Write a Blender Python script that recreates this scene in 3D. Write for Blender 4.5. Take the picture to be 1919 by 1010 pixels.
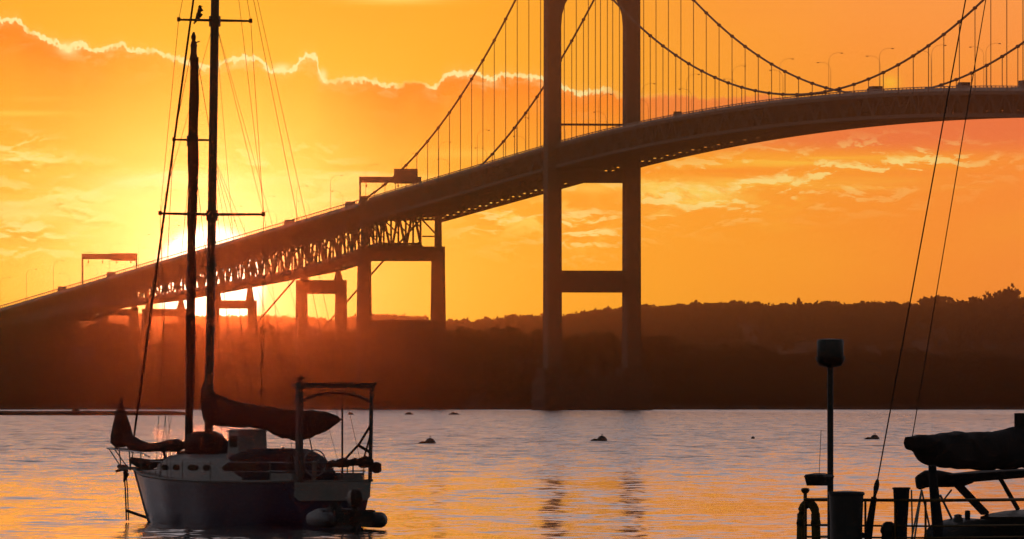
import bpy, bmesh, math, random
import numpy as np
from mathutils import Vector, Matrix, noise as mnoise

random.seed(7)
rng = np.random.default_rng(7)
R = math.radians
scene = bpy.context.scene
for o in list(bpy.data.objects):
    bpy.data.objects.remove(o)
C = scene.collection

# ------------------------------------------------------------------ camera
FPX, HC, Y0, CX = 22500.0, 4.3, 733.0, 959.5      # focal length in photo pixels, eye height, horizon row, centre column
cam_d = bpy.data.cameras.new('camera')
cam_d.sensor_width = 36.0
cam_d.lens = 36.0 * FPX / 1919.0
cam_d.clip_start, cam_d.clip_end = 1.0, 30000.0
cam = bpy.data.objects.new('camera', cam_d)
C.objects.link(cam)
cam.location = (0, 0, HC)
cam.rotation_euler = (R(90) + (Y0 - 505.0) / FPX, 0, 0)
scene.camera = cam

# ------------------------------------------------------------------ sun and sky
SUN_U, SUN_V = 392.0, 527.0
SUN_AZ = (SUN_U - CX) / FPX
SUN_EL = (Y0 - SUN_V) / FPX
sun_d = bpy.data.lights.new('sun', 'SUN')
sun_d.energy = 0.0165
sun_d.angle = R(0.53)
sun_d.color = (1.0, 0.165, 0.020)
sun = bpy.data.objects.new('sun', sun_d)
C.objects.link(sun)
sdir = Vector((math.sin(SUN_AZ) * math.cos(SUN_EL), math.cos(SUN_AZ) * math.cos(SUN_EL), math.sin(SUN_EL)))
sun.rotation_euler = sdir.to_track_quat('Z', 'Y').to_euler()

world = bpy.data.worlds.new('World')
scene.world = world
world.use_nodes = True
wt = world.node_tree
for n in list(wt.nodes):
    wt.nodes.remove(n)


class X:
    """A scalar socket of a node tree with arithmetic."""
    def __init__(self, t, s):
        self.t, self.s = t, s

    def _m(self, op, a, b=None, c=None):
        n = self.t.nodes.new('ShaderNodeMath')
        n.operation = op
        for i, v in enumerate((a, b, c)):
            if v is None:
                continue
            if isinstance(v, X):
                self.t.links.new(v.s, n.inputs[i])
            else:
                n.inputs[i].default_value = float(v)
        return X(self.t, n.outputs[0])

    def __add__(s, o): return s._m('ADD', s, o)
    __radd__ = __add__
    def __sub__(s, o): return s._m('SUBTRACT', s, o)
    def __rsub__(s, o): return s._m('SUBTRACT', o, s)
    def __mul__(s, o): return s._m('MULTIPLY', s, o)
    __rmul__ = __mul__
    def __truediv__(s, o): return s._m('DIVIDE', s, o)
    def pw(s, o): return s._m('POWER', s, o)
    def sqrt(s): return s._m('SQRT', s)
    def absv(s): return s._m('ABSOLUTE', s)
    def mx(s, o): return s._m('MAXIMUM', s, o)
    def mn(s, o): return s._m('MINIMUM', s, o)
    def gauss(s): return s._m('POWER', math.e, s * s * -1.0)
    def negexp(s): return s._m('POWER', math.e, s * -1.0)

    def step(s, a, b, lo=0.0, hi=1.0):
        n = s.t.nodes.new('ShaderNodeMapRange')
        n.interpolation_type = 'SMOOTHSTEP'
        s.t.links.new(s.s, n.inputs[0])
        if b < a:
            a, b, lo, hi = b, a, hi, lo
        n.inputs[1].default_value, n.inputs[2].default_value = a, b
        n.inputs[3].default_value, n.inputs[4].default_value = lo, hi
        return X(s.t, n.outputs[0])

    def curve(s, pts, x0, x1, y0, y1):
        """Piecewise curve through pts given in (x, y)."""
        n = s.t.nodes.new('ShaderNodeFloatCurve')
        m = n.mapping
        c = m.curves[0]
        P = [((x - x0) / (x1 - x0), (y - y0) / (y1 - y0)) for x, y in pts]
        c.points[0].location, c.points[1].location = P[0], P[-1]
        for p in P[1:-1]:
            c.points.new(*p)
        for p in c.points:
            p.handle_type = 'AUTO_CLAMPED'
        m.update()
        q = ((s - x0) / (x1 - x0))
        s.t.links.new(q.s, n.inputs['Value'])
        return X(s.t, n.outputs[0]) * (y1 - y0) + y0


def xyz(t, a, b, c):
    n = t.nodes.new('ShaderNodeCombineXYZ')
    for i, v in enumerate((a, b, c)):
        if isinstance(v, X):
            t.links.new(v.s, n.inputs[i])
        else:
            n.inputs[i].default_value = v
    return n.outputs[0]


def fbm(t, vec, scale, detail=5.0, rough=0.55, dist=0.0, out=0):
    n = t.nodes.new('ShaderNodeTexNoise')
    n.inputs['Scale'].default_value = scale
    n.inputs['Detail'].default_value = detail
    n.inputs['Roughness'].default_value = rough
    n.inputs['Distortion'].default_value = dist
    t.links.new(vec, n.inputs['Vector'])
    return X(t, n.outputs[0]) if out == 0 else n.outputs[1]


def mixc(t, fac, a, b):
    n = t.nodes.new('ShaderNodeMix')
    n.data_type = 'RGBA'
    if isinstance(fac, X):
        t.links.new(fac.s, n.inputs[0])
    else:
        n.inputs[0].default_value = fac
    for i, v in ((6, a), (7, b)):
        if isinstance(v, tuple):
            n.inputs[i].default_value = (*v, 1.0)
        else:
            t.links.new(v, n.inputs[i])
    return n.outputs[2]


def addc(t, fac, a, b):
    n = t.nodes.new('ShaderNodeMix')
    n.data_type = 'RGBA'
    n.blend_type = 'ADD'
    if isinstance(fac, X):
        t.links.new(fac.s, n.inputs[0])
    else:
        n.inputs[0].default_value = fac
    for i, v in ((6, a), (7, b)):
        if isinstance(v, tuple):
            n.inputs[i].default_value = (*v, 1.0)
        else:
            t.links.new(v, n.inputs[i])
    return n.outputs[2]


def build_sky():
    t = wt
    tc = t.nodes.new('ShaderNodeTexCoord')
    sp = t.nodes.new('ShaderNodeSeparateXYZ')
    t.links.new(tc.outputs['Generated'], sp.inputs[0])
    dx, dy, dz = (X(t, sp.outputs[i]) for i in range(3))
    az = dx._m('ARCTAN2', dx, dy)
    el = dz._m('ARCSINE', dz)
    # directions in units of 1/22500 rad, so that cloud shapes can be given in them
    U = az * FPX + CX
    V = Y0 - el * FPX
    sky = t.nodes.new('ShaderNodeTexSky')
    sky.sky_type = 'NISHITA'
    sky.sun_disc = False
    sky.sun_elevation = max(SUN_EL, R(0.5))
    sky.sun_rotation = SUN_AZ
    sky.dust_density = 2.0
    nis = t.nodes.new('ShaderNodeVectorMath')
    nis.operation = 'SCALE'
    nis.inputs['Scale'].default_value = 1.0
    t.links.new(sky.outputs[0], nis.inputs[0])
    S = 10.0                      # background strength is 0.1: local colours are given times 10
    def col(r, g, b): return (r * S, g * S, b * S)
    # high thin mauve cloud sheet over the open sky above the sunset
    eld = el * (180 / math.pi)
    veil_n = fbm(t, xyz(t, az * 2.2, eld * 0.16, 0.0), 2.0, 5)
    veil = eld.step(2.5, 5.4) * eld.step(40.0, 18.0) * az.absv().step(1.7, 0.6) * veil_n.step(0.25, 0.6, 0.78, 1.0)
    dome = mixc(t, veil, nis.outputs[0], col(0.47, 0.425, 0.455))

    # ---- sunset near the sun
    r = ((U - SUN_U) * (U - SUN_U) + (V - 500.0) * (V - 500.0) * 1.5).sqrt()
    ramp = t.nodes.new('ShaderNodeValToRGB')
    cr = ramp.color_ramp
    cr.interpolation = 'B_SPLINE'
    stops = [(0.0, (1.0, .80, .20)), (.075, (1.0, .76, .13)), (.19, (1.0, .60, .048)), (.33, (1.0, .465, .024)),
             (.50, (1.0, .39, .022)), (.68, (1.0, .31, .028)), (.85, (1.0, .285, .040)), (1.0, (.97, .27, .052))]
    cr.elements[0].position, cr.elements[0].color = stops[0][0], (*stops[0][1], 1)
    cr.elements[1].position, cr.elements[1].color = stops[-1][0], (*stops[-1][1], 1)
    for p, c in stops[1:-1]:
        e = cr.elements.new(p)
        e.color = (*c, 1)
    rn = r / 1900.0
    t.links.new(rn.mn(1.0).s, ramp.inputs[0])
    gain = t.nodes.new('ShaderNodeVectorMath')
    gain.operation = 'SCALE'
    gain.inputs['Scale'].default_value = S
    t.links.new(ramp.outputs[0], gain.inputs[0])
    base = gain.outputs[0]
    # slow unevenness of the open sky
    cvec = xyz(t, U / 420.0, V / 150.0, 0.0)
    slow = fbm(t, cvec, 1.0, 4, 0.5)
    base = mixc(t, slow.step(0.42, 0.72, 0.0, 0.28), base, col(1.0, .42, .03))
    # paler pinkish top towards the right
    base = mixc(t, U.step(1000, 1900) * V.step(230, -60) * 0.55, base, col(1.0, .37, .085))

    wig = fbm(t, xyz(t, U / 26.0, V / 40.0, 3.0), 1.0, 3) - 0.5
    wig2 = fbm(t, xyz(t, U / 9.0, V / 14.0, 9.0), 1.0, 2) - 0.5
    rimA = [(-400, 60), (-120, 48), (0, 38), (24, 37), (48, 56), (80, 70), (105, 80), (126, 92), (140, 82), (160, 86), (180, 96), (205, 88), (230, 84), (250, 95),
            (285, 95), (310, 103), (345, 114), (385, 124), (410, 119), (440, 111), (470, 108), (488, 114), (504, 130),
            (530, 136), (552, 127), (566, 110), (580, 104), (594, 114), (606, 150), (625, 152), (640, 149), (660, 150)]
    rimB = [(640, 148), (665, 151), (690, 151), (715, 158), (745, 161), (770, 152), (795, 160), (814, 163), (828, 147), (855, 136), (890, 136),
            (915, 148), (945, 141), (975, 142), (1012, 147), (1040, 156), (1055, 160), (1070, 172), (1095, 174), (1120, 170), (1136, 166), (1158, 177),
            (1200, 180), (1260, 176), (1330, 184), (1420, 178), (1560, 190), (1700, 182), (1919, 192), (2300, 200)]
    Uw = U + wig * 10.0
    ra = Uw.curve(rimA, -400, 660, 0, 260)
    rb = Uw.curve(rimB, 640, 2300, 0, 260)
    selw = U.step(641, 659)
    rim = ra * (1.0 - selw) + rb * selw
    rim = rim + wig * 15.0 + wig2 * 20.0
    d = V - rim
    amp = U.curve([(-400, .5), (0, .95), (90, .9), (128, 1.0), (200, .8), (350, .75), (520, 1.0), (590, .9), (606, .8), (625, .45), (690, .75), (742, .55),
                   (770, .12), (800, .3), (835, .95), (930, .8), (1010, .7), (1060, .85), (1130, .6), (1165, .12), (1250, .05), (1500, .0), (2300, .0)],
                  -400, 2300, 0, 1)
    edge = U.step(1120, 1300)
    # cloud body under its lit edge
    below = d.step(-3.0, 6.0)
    cb_l = U.step(420, 20)
    cb_m = U.step(520, 760) * U.step(1500, 1100)
    body = below * (d.mx(0.0) / 110.0).negexp() * (cb_l * 0.95 + cb_m * 0.85 + 0.22) * (U.step(1700, 1150, 0.35, 1.0))
    base = mixc(t, body.mn(0.9), base, col(1.0, .235, .014))
    # rosy bank on the right
    bank = below * V.step(300, 262) * U.step(1150, 1260)
    banks = bank * (0.55 + U.step(1250, 1750) * 0.35)
    base = mixc(t, banks, base, col(.84, .165, .055))
    blob = ((U - 128) / 17.0).gauss() * ((V - 92) / 11.0).gauss() + ((U - 528) / 15.0).gauss() * ((V - 128) / 8.0).gauss() \
        + ((U - 605) / 7.0).gauss() * ((V - 142) / 11.0).gauss()
    warp = fbm(t, xyz(t, U / 190.0, V / 70.0, 5.0), 1.0, 3) - 0.5
    c1 = fbm(t, xyz(t, (U + warp * 130.0) / 150.0, (V + warp * 60.0) / 46.0, 1.0), 1.0, 6, 0.58)
    c2 = fbm(t, xyz(t, (U + warp * 60.0) / 62.0, (V + warp * 40.0) / 34.0, 7.0), 1.0, 6, 0.6)
    brk = fbm(t, xyz(t, U / 34.0, 6.0, 0.0), 1.0, 3, .6)
    w = 4.6 + wig * 6.0
    amp = amp * brk.step(0.28, 0.56, 0.35, 1.15)
    dw = d / w.mx(2.4)
    line = (dw * dw).gauss() * amp
    tail = d.step(-4.0, 4.0) * (d.mx(0.0) / 22.0).negexp() * amp * c2.step(0.48, 0.66) * 0.5
    halo = (d / 14.0).gauss() * amp * 0.08 + tail
    rimf = (line + blob * 0.85 + halo).mn(1.0)
    base = mixc(t, rimf, base, col(1.0, .90, .36))

    # ---- loose clouds
    st = fbm(t, xyz(t, U / 240.0, (V + warp * 16.0) / 13.0, 2.0), 1.0, 4, 0.5)

    def el_mask(u0, v0, a, b):
        return ((U - u0) / a).gauss() * ((V - v0) / b).gauss()

    k1, k2, ks = c1.step(0.44, 0.58), c2.step(0.45, 0.575), st.step(0.42, 0.60)
    lit = col(1.0, .80, .21)
    # sunlit cloud over the disc, with a clear upper edge
    r2 = (U + wig * 14.0).curve([(-300, 392), (0, 381), (60, 379), (125, 375), (160, 363), (200, 346), (250, 337), (300, 328), (345, 321), (400, 330), (430, 338),
                                (520, 331), (600, 326), (700, 322), (760, 330), (900, 352)], -300, 900, 280, 420) + wig * 8.0 + warp * 14.0
    d2 = V - r2
    sh2 = U.curve([(-300, .1), (0, .42), (110, .5), (190, .95), (330, 1.0), (390, .7), (440, .55), (560, .6), (680, .45), (760, .12), (900, 0)], -300, 900, 0, 1)
    puff = d2.step(-5.0, 5.0) * (d2.mx(0.0) / 34.0).negexp() * sh2 * (0.42 + k2 * 0.65)
    base = mixc(t, puff.mn(1.0), base, col(1.0, .92, .44))
    layers = [
        (el_mask(270, 372, 240, 30) * (0.30 + k1 * 0.7), lit),
        (el_mask(90, 345, 160, 20) * (0.35 + k1 * 0.35), col(1.0, .47, .035)),
        (el_mask(250, 300, 110, 14) * 0.35, col(1.0, .50, .045)),
        (el_mask(540, 360, 150, 9) * 0.55 * ks, col(1.0, .58, .07)),
        (el_mask(120, 382, 200, 6) * 0.75, lit),
        (el_mask(330, 340, 110, 16) * 0.85, col(1.0, .90, .42)),
        (el_mask(520, 382, 200, 22) * (0.30 + ks * 0.6), lit),
        (el_mask(600, 332, 220, 7) * (0.5 + ks * 0.4), col(1.0, .76, .16)),
        (el_mask(640, 345, 130, 16) * (0.2 + ks * 0.6), col(1.0, .78, .18)),
        (el_mask(55, 436, 110, 26) * (0.55 + k2 * 0.45), col(1.0, .46, .030)),
        (el_mask(70, 404, 90, 11) * (0.35 + k2 * 0.7), lit),
        (el_mask(150, 436, 50, 12) * (0.2 + k2 * 0.8), lit),
        (el_mask(170, 300, 200, 26) * k1 * 0.22, col(1.0, .70, .10)),
        (el_mask(40, 300, 62, 28) * k2 * 1.0, col(1.0, .76, .15)),
        (el_mask(26, 312, 26, 12) * 0.5, col(1.0, .44, .03)),
        (el_mask(30, 213, 95, 5) * 0.9, col(1.0, .60, .065)),
        (el_mask(60, 186, 60, 4) * 0.3, col(1.0, .56, .06)),
        (el_mask(740, -2, 85, 9) * 0.85, col(1.0, .74, .13)),
        (el_mask(470, 300, 110, 34) * k2 * 0.5, col(1.0, .74, .13)),
        (el_mask(880, 288, 120, 9) * 0.45, col(1.0, .64, .08)),
        (el_mask(985, 402, 100, 36) * k2, col(1.0, .74, .12)),
        (el_mask(1090, 450, 60, 26) * k2 * 0.8, col(1.0, .58, .06)),
        (el_mask(1115, 352, 60, 10) * 0.7, col(1.0, .70, .10)),
        (el_mask(1100, 395, 60, 26) * (1.0 - k2) * 0.5, col(1.0, .36, .022)),
        (el_mask(1230, 355, 40, 40) * k2, col(1.0, .74, .13)),
        (el_mask(1300, 362, 85, 24) * (0.35 + k2 * 0.75), col(1.0, .76, .14)),
        (el_mask(1310, 378, 70, 7) * 0.8, col(1.0, .70, .10)),
        (el_mask(1440, 344, 230, 10) * (0.45 + ks * 0.6), col(1.0, .60, .07)),
        (el_mask(1460, 366, 60, 26) * k2 * 0.8, col(1.0, .50, .045)),
        (el_mask(1520, 302, 220, 13) * (0.3 + ks * 0.75), col(1.0, .55, .05)),
        (el_mask(1680, 298, 80, 8) * 0.55, col(1.0, .46, .04)),
        (el_mask(1640, 345, 150, 9) * ks * 0.7, col(1.0, .44, .04)),
        (el_mask(1350, 322, 190, 10) * (1.0 - ks) * 0.5, col(1.0, .26, .02)),
        (el_mask(1850, 272, 160, 12) * 0.5, col(.93, .23, .045)),
        (el_mask(1668, 155, 17, 13) * 0.75, col(1.0, .54, .03)),
        (el_mask(1460, 425, 60, 14) * k2 * 0.4, col(1.0, .44, .035)),
    ]
    # broken cumulus: lit tops over deeper orange bases, in the bands where the photograph's sky shows them
    q1 = fbm(t, xyz(t, (U + warp * 90.0) / 95.0, (V + warp * 50.0) / 36.0, 12.0), 1.0, 7, 0.62)
    q1u = fbm(t, xyz(t, (U + warp * 90.0) / 95.0, (V - 9.0 + warp * 50.0) / 36.0, 12.0), 1.0, 7, 0.62)
    shade = (q1 - q1u) * 9.0
    dens = q1.step(0.43, 0.60)
    zones = (el_mask(60, 440, 170, 52) + el_mask(230, 365, 190, 46) + el_mask(30, 298, 100, 40) + el_mask(540, 362, 150, 34) * 0.7 + el_mask(500, 300, 130, 36) * 0.8
             + el_mask(985, 402, 120, 50) + el_mask(1120, 440, 80, 40) * 0.8 + el_mask(1290, 365, 130, 44) + el_mask(1500, 335, 220, 48) * 0.75
             + el_mask(1700, 300, 180, 34) * 0.7).mn(1.0)
    layers += [
        (zones * dens * shade.step(0.02, 0.60, 0.0, 0.95), col(1.0, .84, .26)),
        (zones * dens * shade.step(-0.02, -0.65, 0.0, 0.85), col(1.0, .34, .018)),
    ]
    for m, c in layers:
        base = mixc(t, m.mn(1.0), base, c)
    # brightness near the disc, and the disc itself
    rs = ((U - SUN_U) * (U - SUN_U) + (V - SUN_V) * (V - SUN_V)).sqrt()
    base = mixc(t, (rs / 210.0).gauss() * 0.75, base, col(1.0, .84, .26))
    base = mixc(t, (rs / 135.0).gauss() * 0.9, base, col(1.35, 1.12, .55))
    base = mixc(t, rs.step(116.0, 84.0), base, col(3.0, 2.7, 1.9))

    # the sunset sky passes over into the open dome
    base = mixc(t, eld.step(1.9, 3.0) * 0.85, base, col(.82, .40, .24))
    near = eld.step(5.0, 2.2) * az.absv().step(0.42, 0.10)
    out = mixc(t, near, dome, base)
    bg = t.nodes.new('ShaderNodeBackground')
    bg.inputs[1].default_value = 0.1
    t.links.new(out, bg.inputs[0])
    wo = t.nodes.new('ShaderNodeOutputWorld')
    t.links.new(bg.outputs[0], wo.inputs[0])


build_sky()

scene.render.engine = 'CYCLES'
scene.view_settings.view_transform = 'Standard'
scene.view_settings.look = 'None'
scene.view_settings.exposure = 0.0
scene.view_settings.gamma = 1.0
scene.view_settings.use_curve_mapping = False
scene.cycles.use_denoising = True
scene.cycles.denoising_input_passes = 'RGB'
scene.cycles.max_bounces = 6
scene.cycles.volume_bounces = 0


# ------------------------------------------------------------------ helpers
def mat(name, colr, rough=0.6, var=0.25, scale=1.5, metal=0.0, bump=0.0, spec=0.5):
    m = bpy.data.materials.new(name)
    m.use_nodes = True
    t = m.node_tree
    b = t.nodes['Principled BSDF']
    tc = t.nodes.new('ShaderNodeTexCoord')
    n = fbm(t, tc.outputs['Object'], scale, 5, 0.6)
    lo = tuple(c * (1 - var) for c in colr)
    hi = tuple(min(1.0, c * (1 + var)) for c in colr)
    t.links.new(mixc(t, n.step(0.3, 0.7), lo, hi), b.inputs['Base Color'])
    b.inputs['Roughness'].default_value = rough
    b.inputs['Metallic'].default_value = metal
    b.inputs['Specular IOR Level'].default_value = spec
    if bump:
        bn = t.nodes.new('ShaderNodeBump')
        bn.inputs['Strength'].default_value = bump
        t.links.new(n.s, bn.inputs['Height'])
        t.links.new(bn.outputs[0], b.inputs['Normal'])
    return m


M = {
    'steel': mat('bridge_green_paint', (.12, .135, .125), .7, .2, .05, spec=0.08),
    'cable': mat('cable_wrap', (.20, .22, .20), .7, .15, .2, spec=0.08),
    'concrete': mat('pier_concrete', (.075, .07, .065), .85, .2, .15, spec=0.08),
    'asphalt': mat('deck_asphalt', (.05, .05, .05), .9, .2, .3, spec=0.08),
    'lamp_steel': mat('galvanised_steel', (.30, .31, .32), .5, .15, 2, .4),
    'sign': mat('sign_back', (.16, .18, .17), .6, .1, .5),
    'leaf': mat('tree_leaf', (.040, .055, .020), .8, .5, .12, spec=0.02),
    'leaf2': mat('tree_leaf_dark', (.030, .042, .018), .8, .5, .12, spec=0.02),
    'bark': mat('tree_bark', (.07, .05, .035), .9, .3, .6, spec=0.02),
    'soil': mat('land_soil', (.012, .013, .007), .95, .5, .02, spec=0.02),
    'rock': mat('breakwater_rock', (.12, .10, .09), .9, .4, .4, spec=0.02),
    'navy': mat('navy_gelcoat', (.018, .028, .105), .25, .2, 1.2),
    'white': mat('weathered_white_gelcoat', (.40, .37, .39), .45, .12, 1.5),
    'cream': mat('deck_paint', (.36, .33, .32), .6, .2, 2.5),
    'glass': mat('smoked_window', (.010, .010, .012), .12, .2, 2),
    'spar': mat('weathered_spar', (.10, .07, .05), .45, .25, 2),
    'canvas': mat('dark_canvas', (.022, .018, .020), .9, .4, 5, 0, .3),
    'blue_canvas': mat('blue_canvas', (.018, .024, .040), .9, .3, 5, 0, .3),
    'rope': mat('rope', (.05, .04, .035), .9, .3, 8),
    'stainless': mat('stainless_tube', (.35, .35, .36), .35, .15, 4, .8),
    'rubber': mat('grey_rubber_tube', (.06, .075, .10), .6, .2, 3),
    'black': mat('black_plastic', (.012, .012, .013), .5, .3, 4),
    'grey': mat('grey_plastic', (.085, .095, .105), .55, .2, 4),
    'slate': mat('slate_canister', (.045, .050, .060), .5, .25, 4),
    'buoy': mat('buoy_paint', (.16, .13, .12), .5, .4, 6),
    'horseshoe': mat('weathered_yellow_foam', (.16, .11, .025), .8, .4, 6),
    'feather': mat('dark_feather', (.022, .018, .016), .9, .4, 20),
    'brass': mat('dull_bronze', (.18, .10, .03), .4, .2, 6, .6),
    'car_dark': mat('dark_car_paint', (.03, .03, .04), .35, .1, 2),
    'tyre': mat('tyre_rubber', (.012, .012, .012), .9, .2, 3),
}


class MB:
    """Collects shapes; build() links them as one mesh object."""
    def __init__(self):
        self.v, self.f = [], []

    def add(self, vs, fs):
        b = len(self.v)
        self.v += [tuple(v) for v in vs]
        self.f += [tuple(b + i for i in f) for f in fs]
        return self

    def box(self, lo, hi):
        (a, b, c), (d, e, g) = lo, hi
        return self.add([(a, b, c), (d, b, c), (d, e, c), (a, e, c), (a, b, g), (d, b, g), (d, e, g), (a, e, g)],
                        [(0, 3, 2, 1), (4, 5, 6, 7), (0, 1, 5, 4), (1, 2, 6, 5), (2, 3, 7, 6), (3, 0, 4, 7)])

    def bar(self, p, q, w, h=None, up=(0, 0, 1)):
        h = w if h is None else h
        p, q = Vector(p), Vector(q)
        d = (q - p).normalized()
        u = Vector(up)
        if abs(d.dot(u)) > .99:
            u = Vector((1, 0, 0))
        s = d.cross(u).normalized() * (w / 2)
        t = s.cross(d).normalized() * (h / 2)
        vs = [e + a * s + b * t for e in (p, q) for a, b in ((-1, -1), (1, -1), (1, 1), (-1, 1))]
        return self.add(vs, [(0, 3, 2, 1), (4, 5, 6, 7), (0, 1, 5, 4), (1, 2, 6, 5), (2, 3, 7, 6), (3, 0, 4, 7)])

    def tube(self, pts, r, n=8, flat=1.0):
        pts = [Vector(p) for p in pts]
        rs = r if isinstance(r, (list, tuple)) else [r] * len(pts)
        vs = []
        for i, p in enumerate(pts):
            d = (pts[min(i + 1, len(pts) - 1)] - pts[max(i - 1, 0)]).normalized()
            u = Vector((0, 0, 1)) if abs(d.z) < .95 else Vector((1, 0, 0))
            s = d.cross(u).normalized()
            t = s.cross(d).normalized()
            for k in range(n):
                a = 2 * math.pi * k / n
                vs.append(p + (s * math.cos(a) * flat + t * math.sin(a)) * rs[i])
        fs = []
        for i in range(len(pts) - 1):
            for k in range(n):
                a, b = i * n + k, i * n + (k + 1) % n
                fs.append((a, b, b + n, a + n))
        fs.append(tuple(range(n - 1, -1, -1)))
        m = (len(pts) - 1) * n
        fs.append(tuple(m + k for k in range(n)))
        return self.add(vs, fs)

    def lathe(self, c, prof, n=20, sx=1.0, sy=1.0):
        c = Vector(c)
        vs, fs = [], []
        for r, z in prof:
            for k in range(n):
                a = 2 * math.pi * k / n
                vs.append(c + Vector((r * sx * math.cos(a), r * sy * math.sin(a), z)))
        for i in range(len(prof) - 1):
            for k in range(n):
                a, b = i * n + k, i * n + (k + 1) % n
                fs.append((a, b, b + n, a + n))
        fs.append(tuple(range(n - 1, -1, -1)))
        m = (len(prof) - 1) * n
        fs.append(tuple(m + k for k in range(n)))
        return self.add(vs, fs)

    def prism(self, poly, y0, y1, axis=1):
        """Polygon in the two other axes swept along axis."""
        def at(p, h):
            if axis == 1: return (p[0], h, p[1])
            if axis == 0: return (h, p[0], p[1])
            return (p[0], p[1], h)
        n = len(poly)
        vs = [at(p, y0) for p in poly] + [at(p, y1) for p in poly]
        fs = [tuple(range(n)), tuple(range(2 * n - 1, n - 1, -1))] + [(i, i + n, (i + 1) % n + n, (i + 1) % n) for i in range(n)]
        return self.add(vs, fs)

    def loft(self, rings, close=True):
        n = len(rings[0])
        vs = [p for r in rings for p in r]
        fs = []
        for i in range(len(rings) - 1):
            for k in range(n if close else n - 1):
                a, b = i * n + k, i * n + (k + 1) % n
                fs.append((a, b, b + n, a + n))
        if close:
            fs.append(tuple(range(n - 1, -1, -1)))
            m = (len(rings) - 1) * n
            fs.append(tuple(m + k for k in range(n)))
        return self.add(vs, fs)

    def mesh(self, name, m, smooth=False):
        me = bpy.data.meshes.new(name)
        me.from_pydata([tuple(v) for v in self.v], [], self.f)
        bm = bmesh.new()
        bm.from_mesh(me)
        bmesh.ops.recalc_face_normals(bm, faces=bm.faces)
        bm.to_mesh(me)
        bm.free()
        me.materials.append(m)
        if smooth:
            me.polygons.foreach_set('use_smooth', [True] * len(me.polygons))
            me.set_sharp_from_angle(angle=R(38))
        return me

    def build(self, name, m, parent=None, smooth=False):
        return link(name, self.mesh(name, m, smooth), parent)


def link(name, me, parent=None):
    o = bpy.data.objects.new(name, me)
    C.objects.link(o)
    if parent is not None:
        o.parent = parent
    return o


def tag(o, label=None, cat=None, group=None, kind=None):
    if label: o['label'] = label
    if cat: o['category'] = cat
    if group: o['group'] = group
    if kind: o['kind'] = kind
    return o


def thing(name, label, cat, loc=(0, 0, 0), rz=0.0, group=None):
    o = link(name, None)
    o.location = loc
    o.rotation_euler = (0, 0, rz)
    o.empty_display_size = .5
    return tag(o, label, cat, group)


def copy_tree(o, parent=None):
    c = o.copy()
    C.objects.link(c)
    if parent is not None:
        c.parent = parent
    for ch in list(o.children):
        copy_tree(ch, c)
    return c


unit_box = MB().box((-.5, -.5, -.5), (.5, .5, .5))


def unit(m):
    return unit_box.mesh('member', m)


U_STEEL = unit(M['steel'])


def member(name, p, q, w, h, parent, me=None):
    """One straight member as an object of its own; alike members share one mesh."""
    p, q = Vector(p), Vector(q)
    d = q - p
    L = d.length
    d.normalize()
    u = Vector((0, 0, 1)) if abs(d.z) < .98 else Vector((1, 0, 0))
    s = d.cross(u).normalized()
    t = s.cross(d).normalized()
    o = link(name, me or U_STEEL, parent)
    rot = Matrix((d, s, t)).transposed().to_4x4()
    o.matrix_local = Matrix.Translation((p + q) / 2) @ rot @ Matrix.Diagonal((L, w, h, 1))
    return o


def at(x, y, Z):
    """World point seen at photo pixel x, y when it stands Z metres off."""
    return Vector(((x - CX) / FPX * Z, Z, HC + (Y0 - y) / FPX * Z))


# ------------------------------------------------------------------ water and land
def build_water():
    me = bpy.data.meshes.new('water')
    xs = [-1480, -400, 0, 400, 1480]
    ys = [-40, 300, 700, 1500, 2700, 7185]
    vs = [(x, y, 0) for y in ys for x in xs]
    fs = [(j * 5 + i, j * 5 + i + 1, j * 5 + i + 6, j * 5 + i + 5) for j in range(5) for i in range(4)]
    me.from_pydata(vs, [], fs)
    m = bpy.data.materials.new('sea_water')
    m.use_nodes = True
    t = m.node_tree
    b = t.nodes['Principled BSDF']
    b.inputs['Base Color'].default_value = (.012, .020, .026, 1)
    b.inputs['Roughness'].default_value = .06
    b.inputs['IOR'].default_value = 1.333
    g = t.nodes.new('ShaderNodeNewGeometry')
    sp = t.nodes.new('ShaderNodeSeparateXYZ')
    t.links.new(g.outputs['Position'], sp.inputs[0])
    px, py = X(t, sp.outputs[0]), X(t, sp.outputs[1])
    # breeze patches: the water near the moorings lies calmer than the open channel
    patch = fbm(t, xyz(t, px / 30.0, py / 260.0, 0.0), 1.0, 4, .6)
    streak = fbm(t, xyz(t, px / 3.2, py / 26.0, 4.0), 1.0, 3, .6)
    wind = (py + (patch - 0.5) * 620.0).step(430.0, 1000.0)
    mid = fbm(t, xyz(t, px / 5.5, py / 60.0, 7.0), 1.0, 4, .6)
    amp = (0.063 * mid.step(0.32, 0.62, 0.6, 1.4) + wind * 0.300) * streak.step(0.25, 0.75, 0.35, 1.5) + (patch.step(.45, .75) * 0.012)

    def slopes(sx, sy, z, det):
        n = t.nodes.new('ShaderNodeSeparateColor')
        t.links.new(fbm(t, xyz(t, px / sx, py / sy, z), 1.0, det, .6, 0.0, 1), n.inputs[0])
        return X(t, n.outputs[0]) - 0.5, X(t, n.outputs[1]) - 0.5
    a1, b1 = slopes(0.9, 2.0, 1.0, 2)
    a2, b2 = slopes(3.0, 11.0, 2.0, 2)
    nx = (a1 * 2.2 + a2 * 1.2) * amp
    ny = (b1 * 2.6 + b2 * 3.0) * amp
    # wavelets lean to the quay: the faces turned away hide behind the crests at this low angle
    nrm = t.nodes.new('ShaderNodeVectorMath')
    nrm.operation = 'NORMALIZE'
    t.links.new(xyz(t, nx, (ny.absv() * -1.0), 1.0), nrm.inputs[0])
    t.links.new(nrm.outputs[0], b.inputs['Normal'])
    me.materials.append(m)
    o = link('water', me)
    o['kind'] = 'structure'


build_water()

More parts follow.
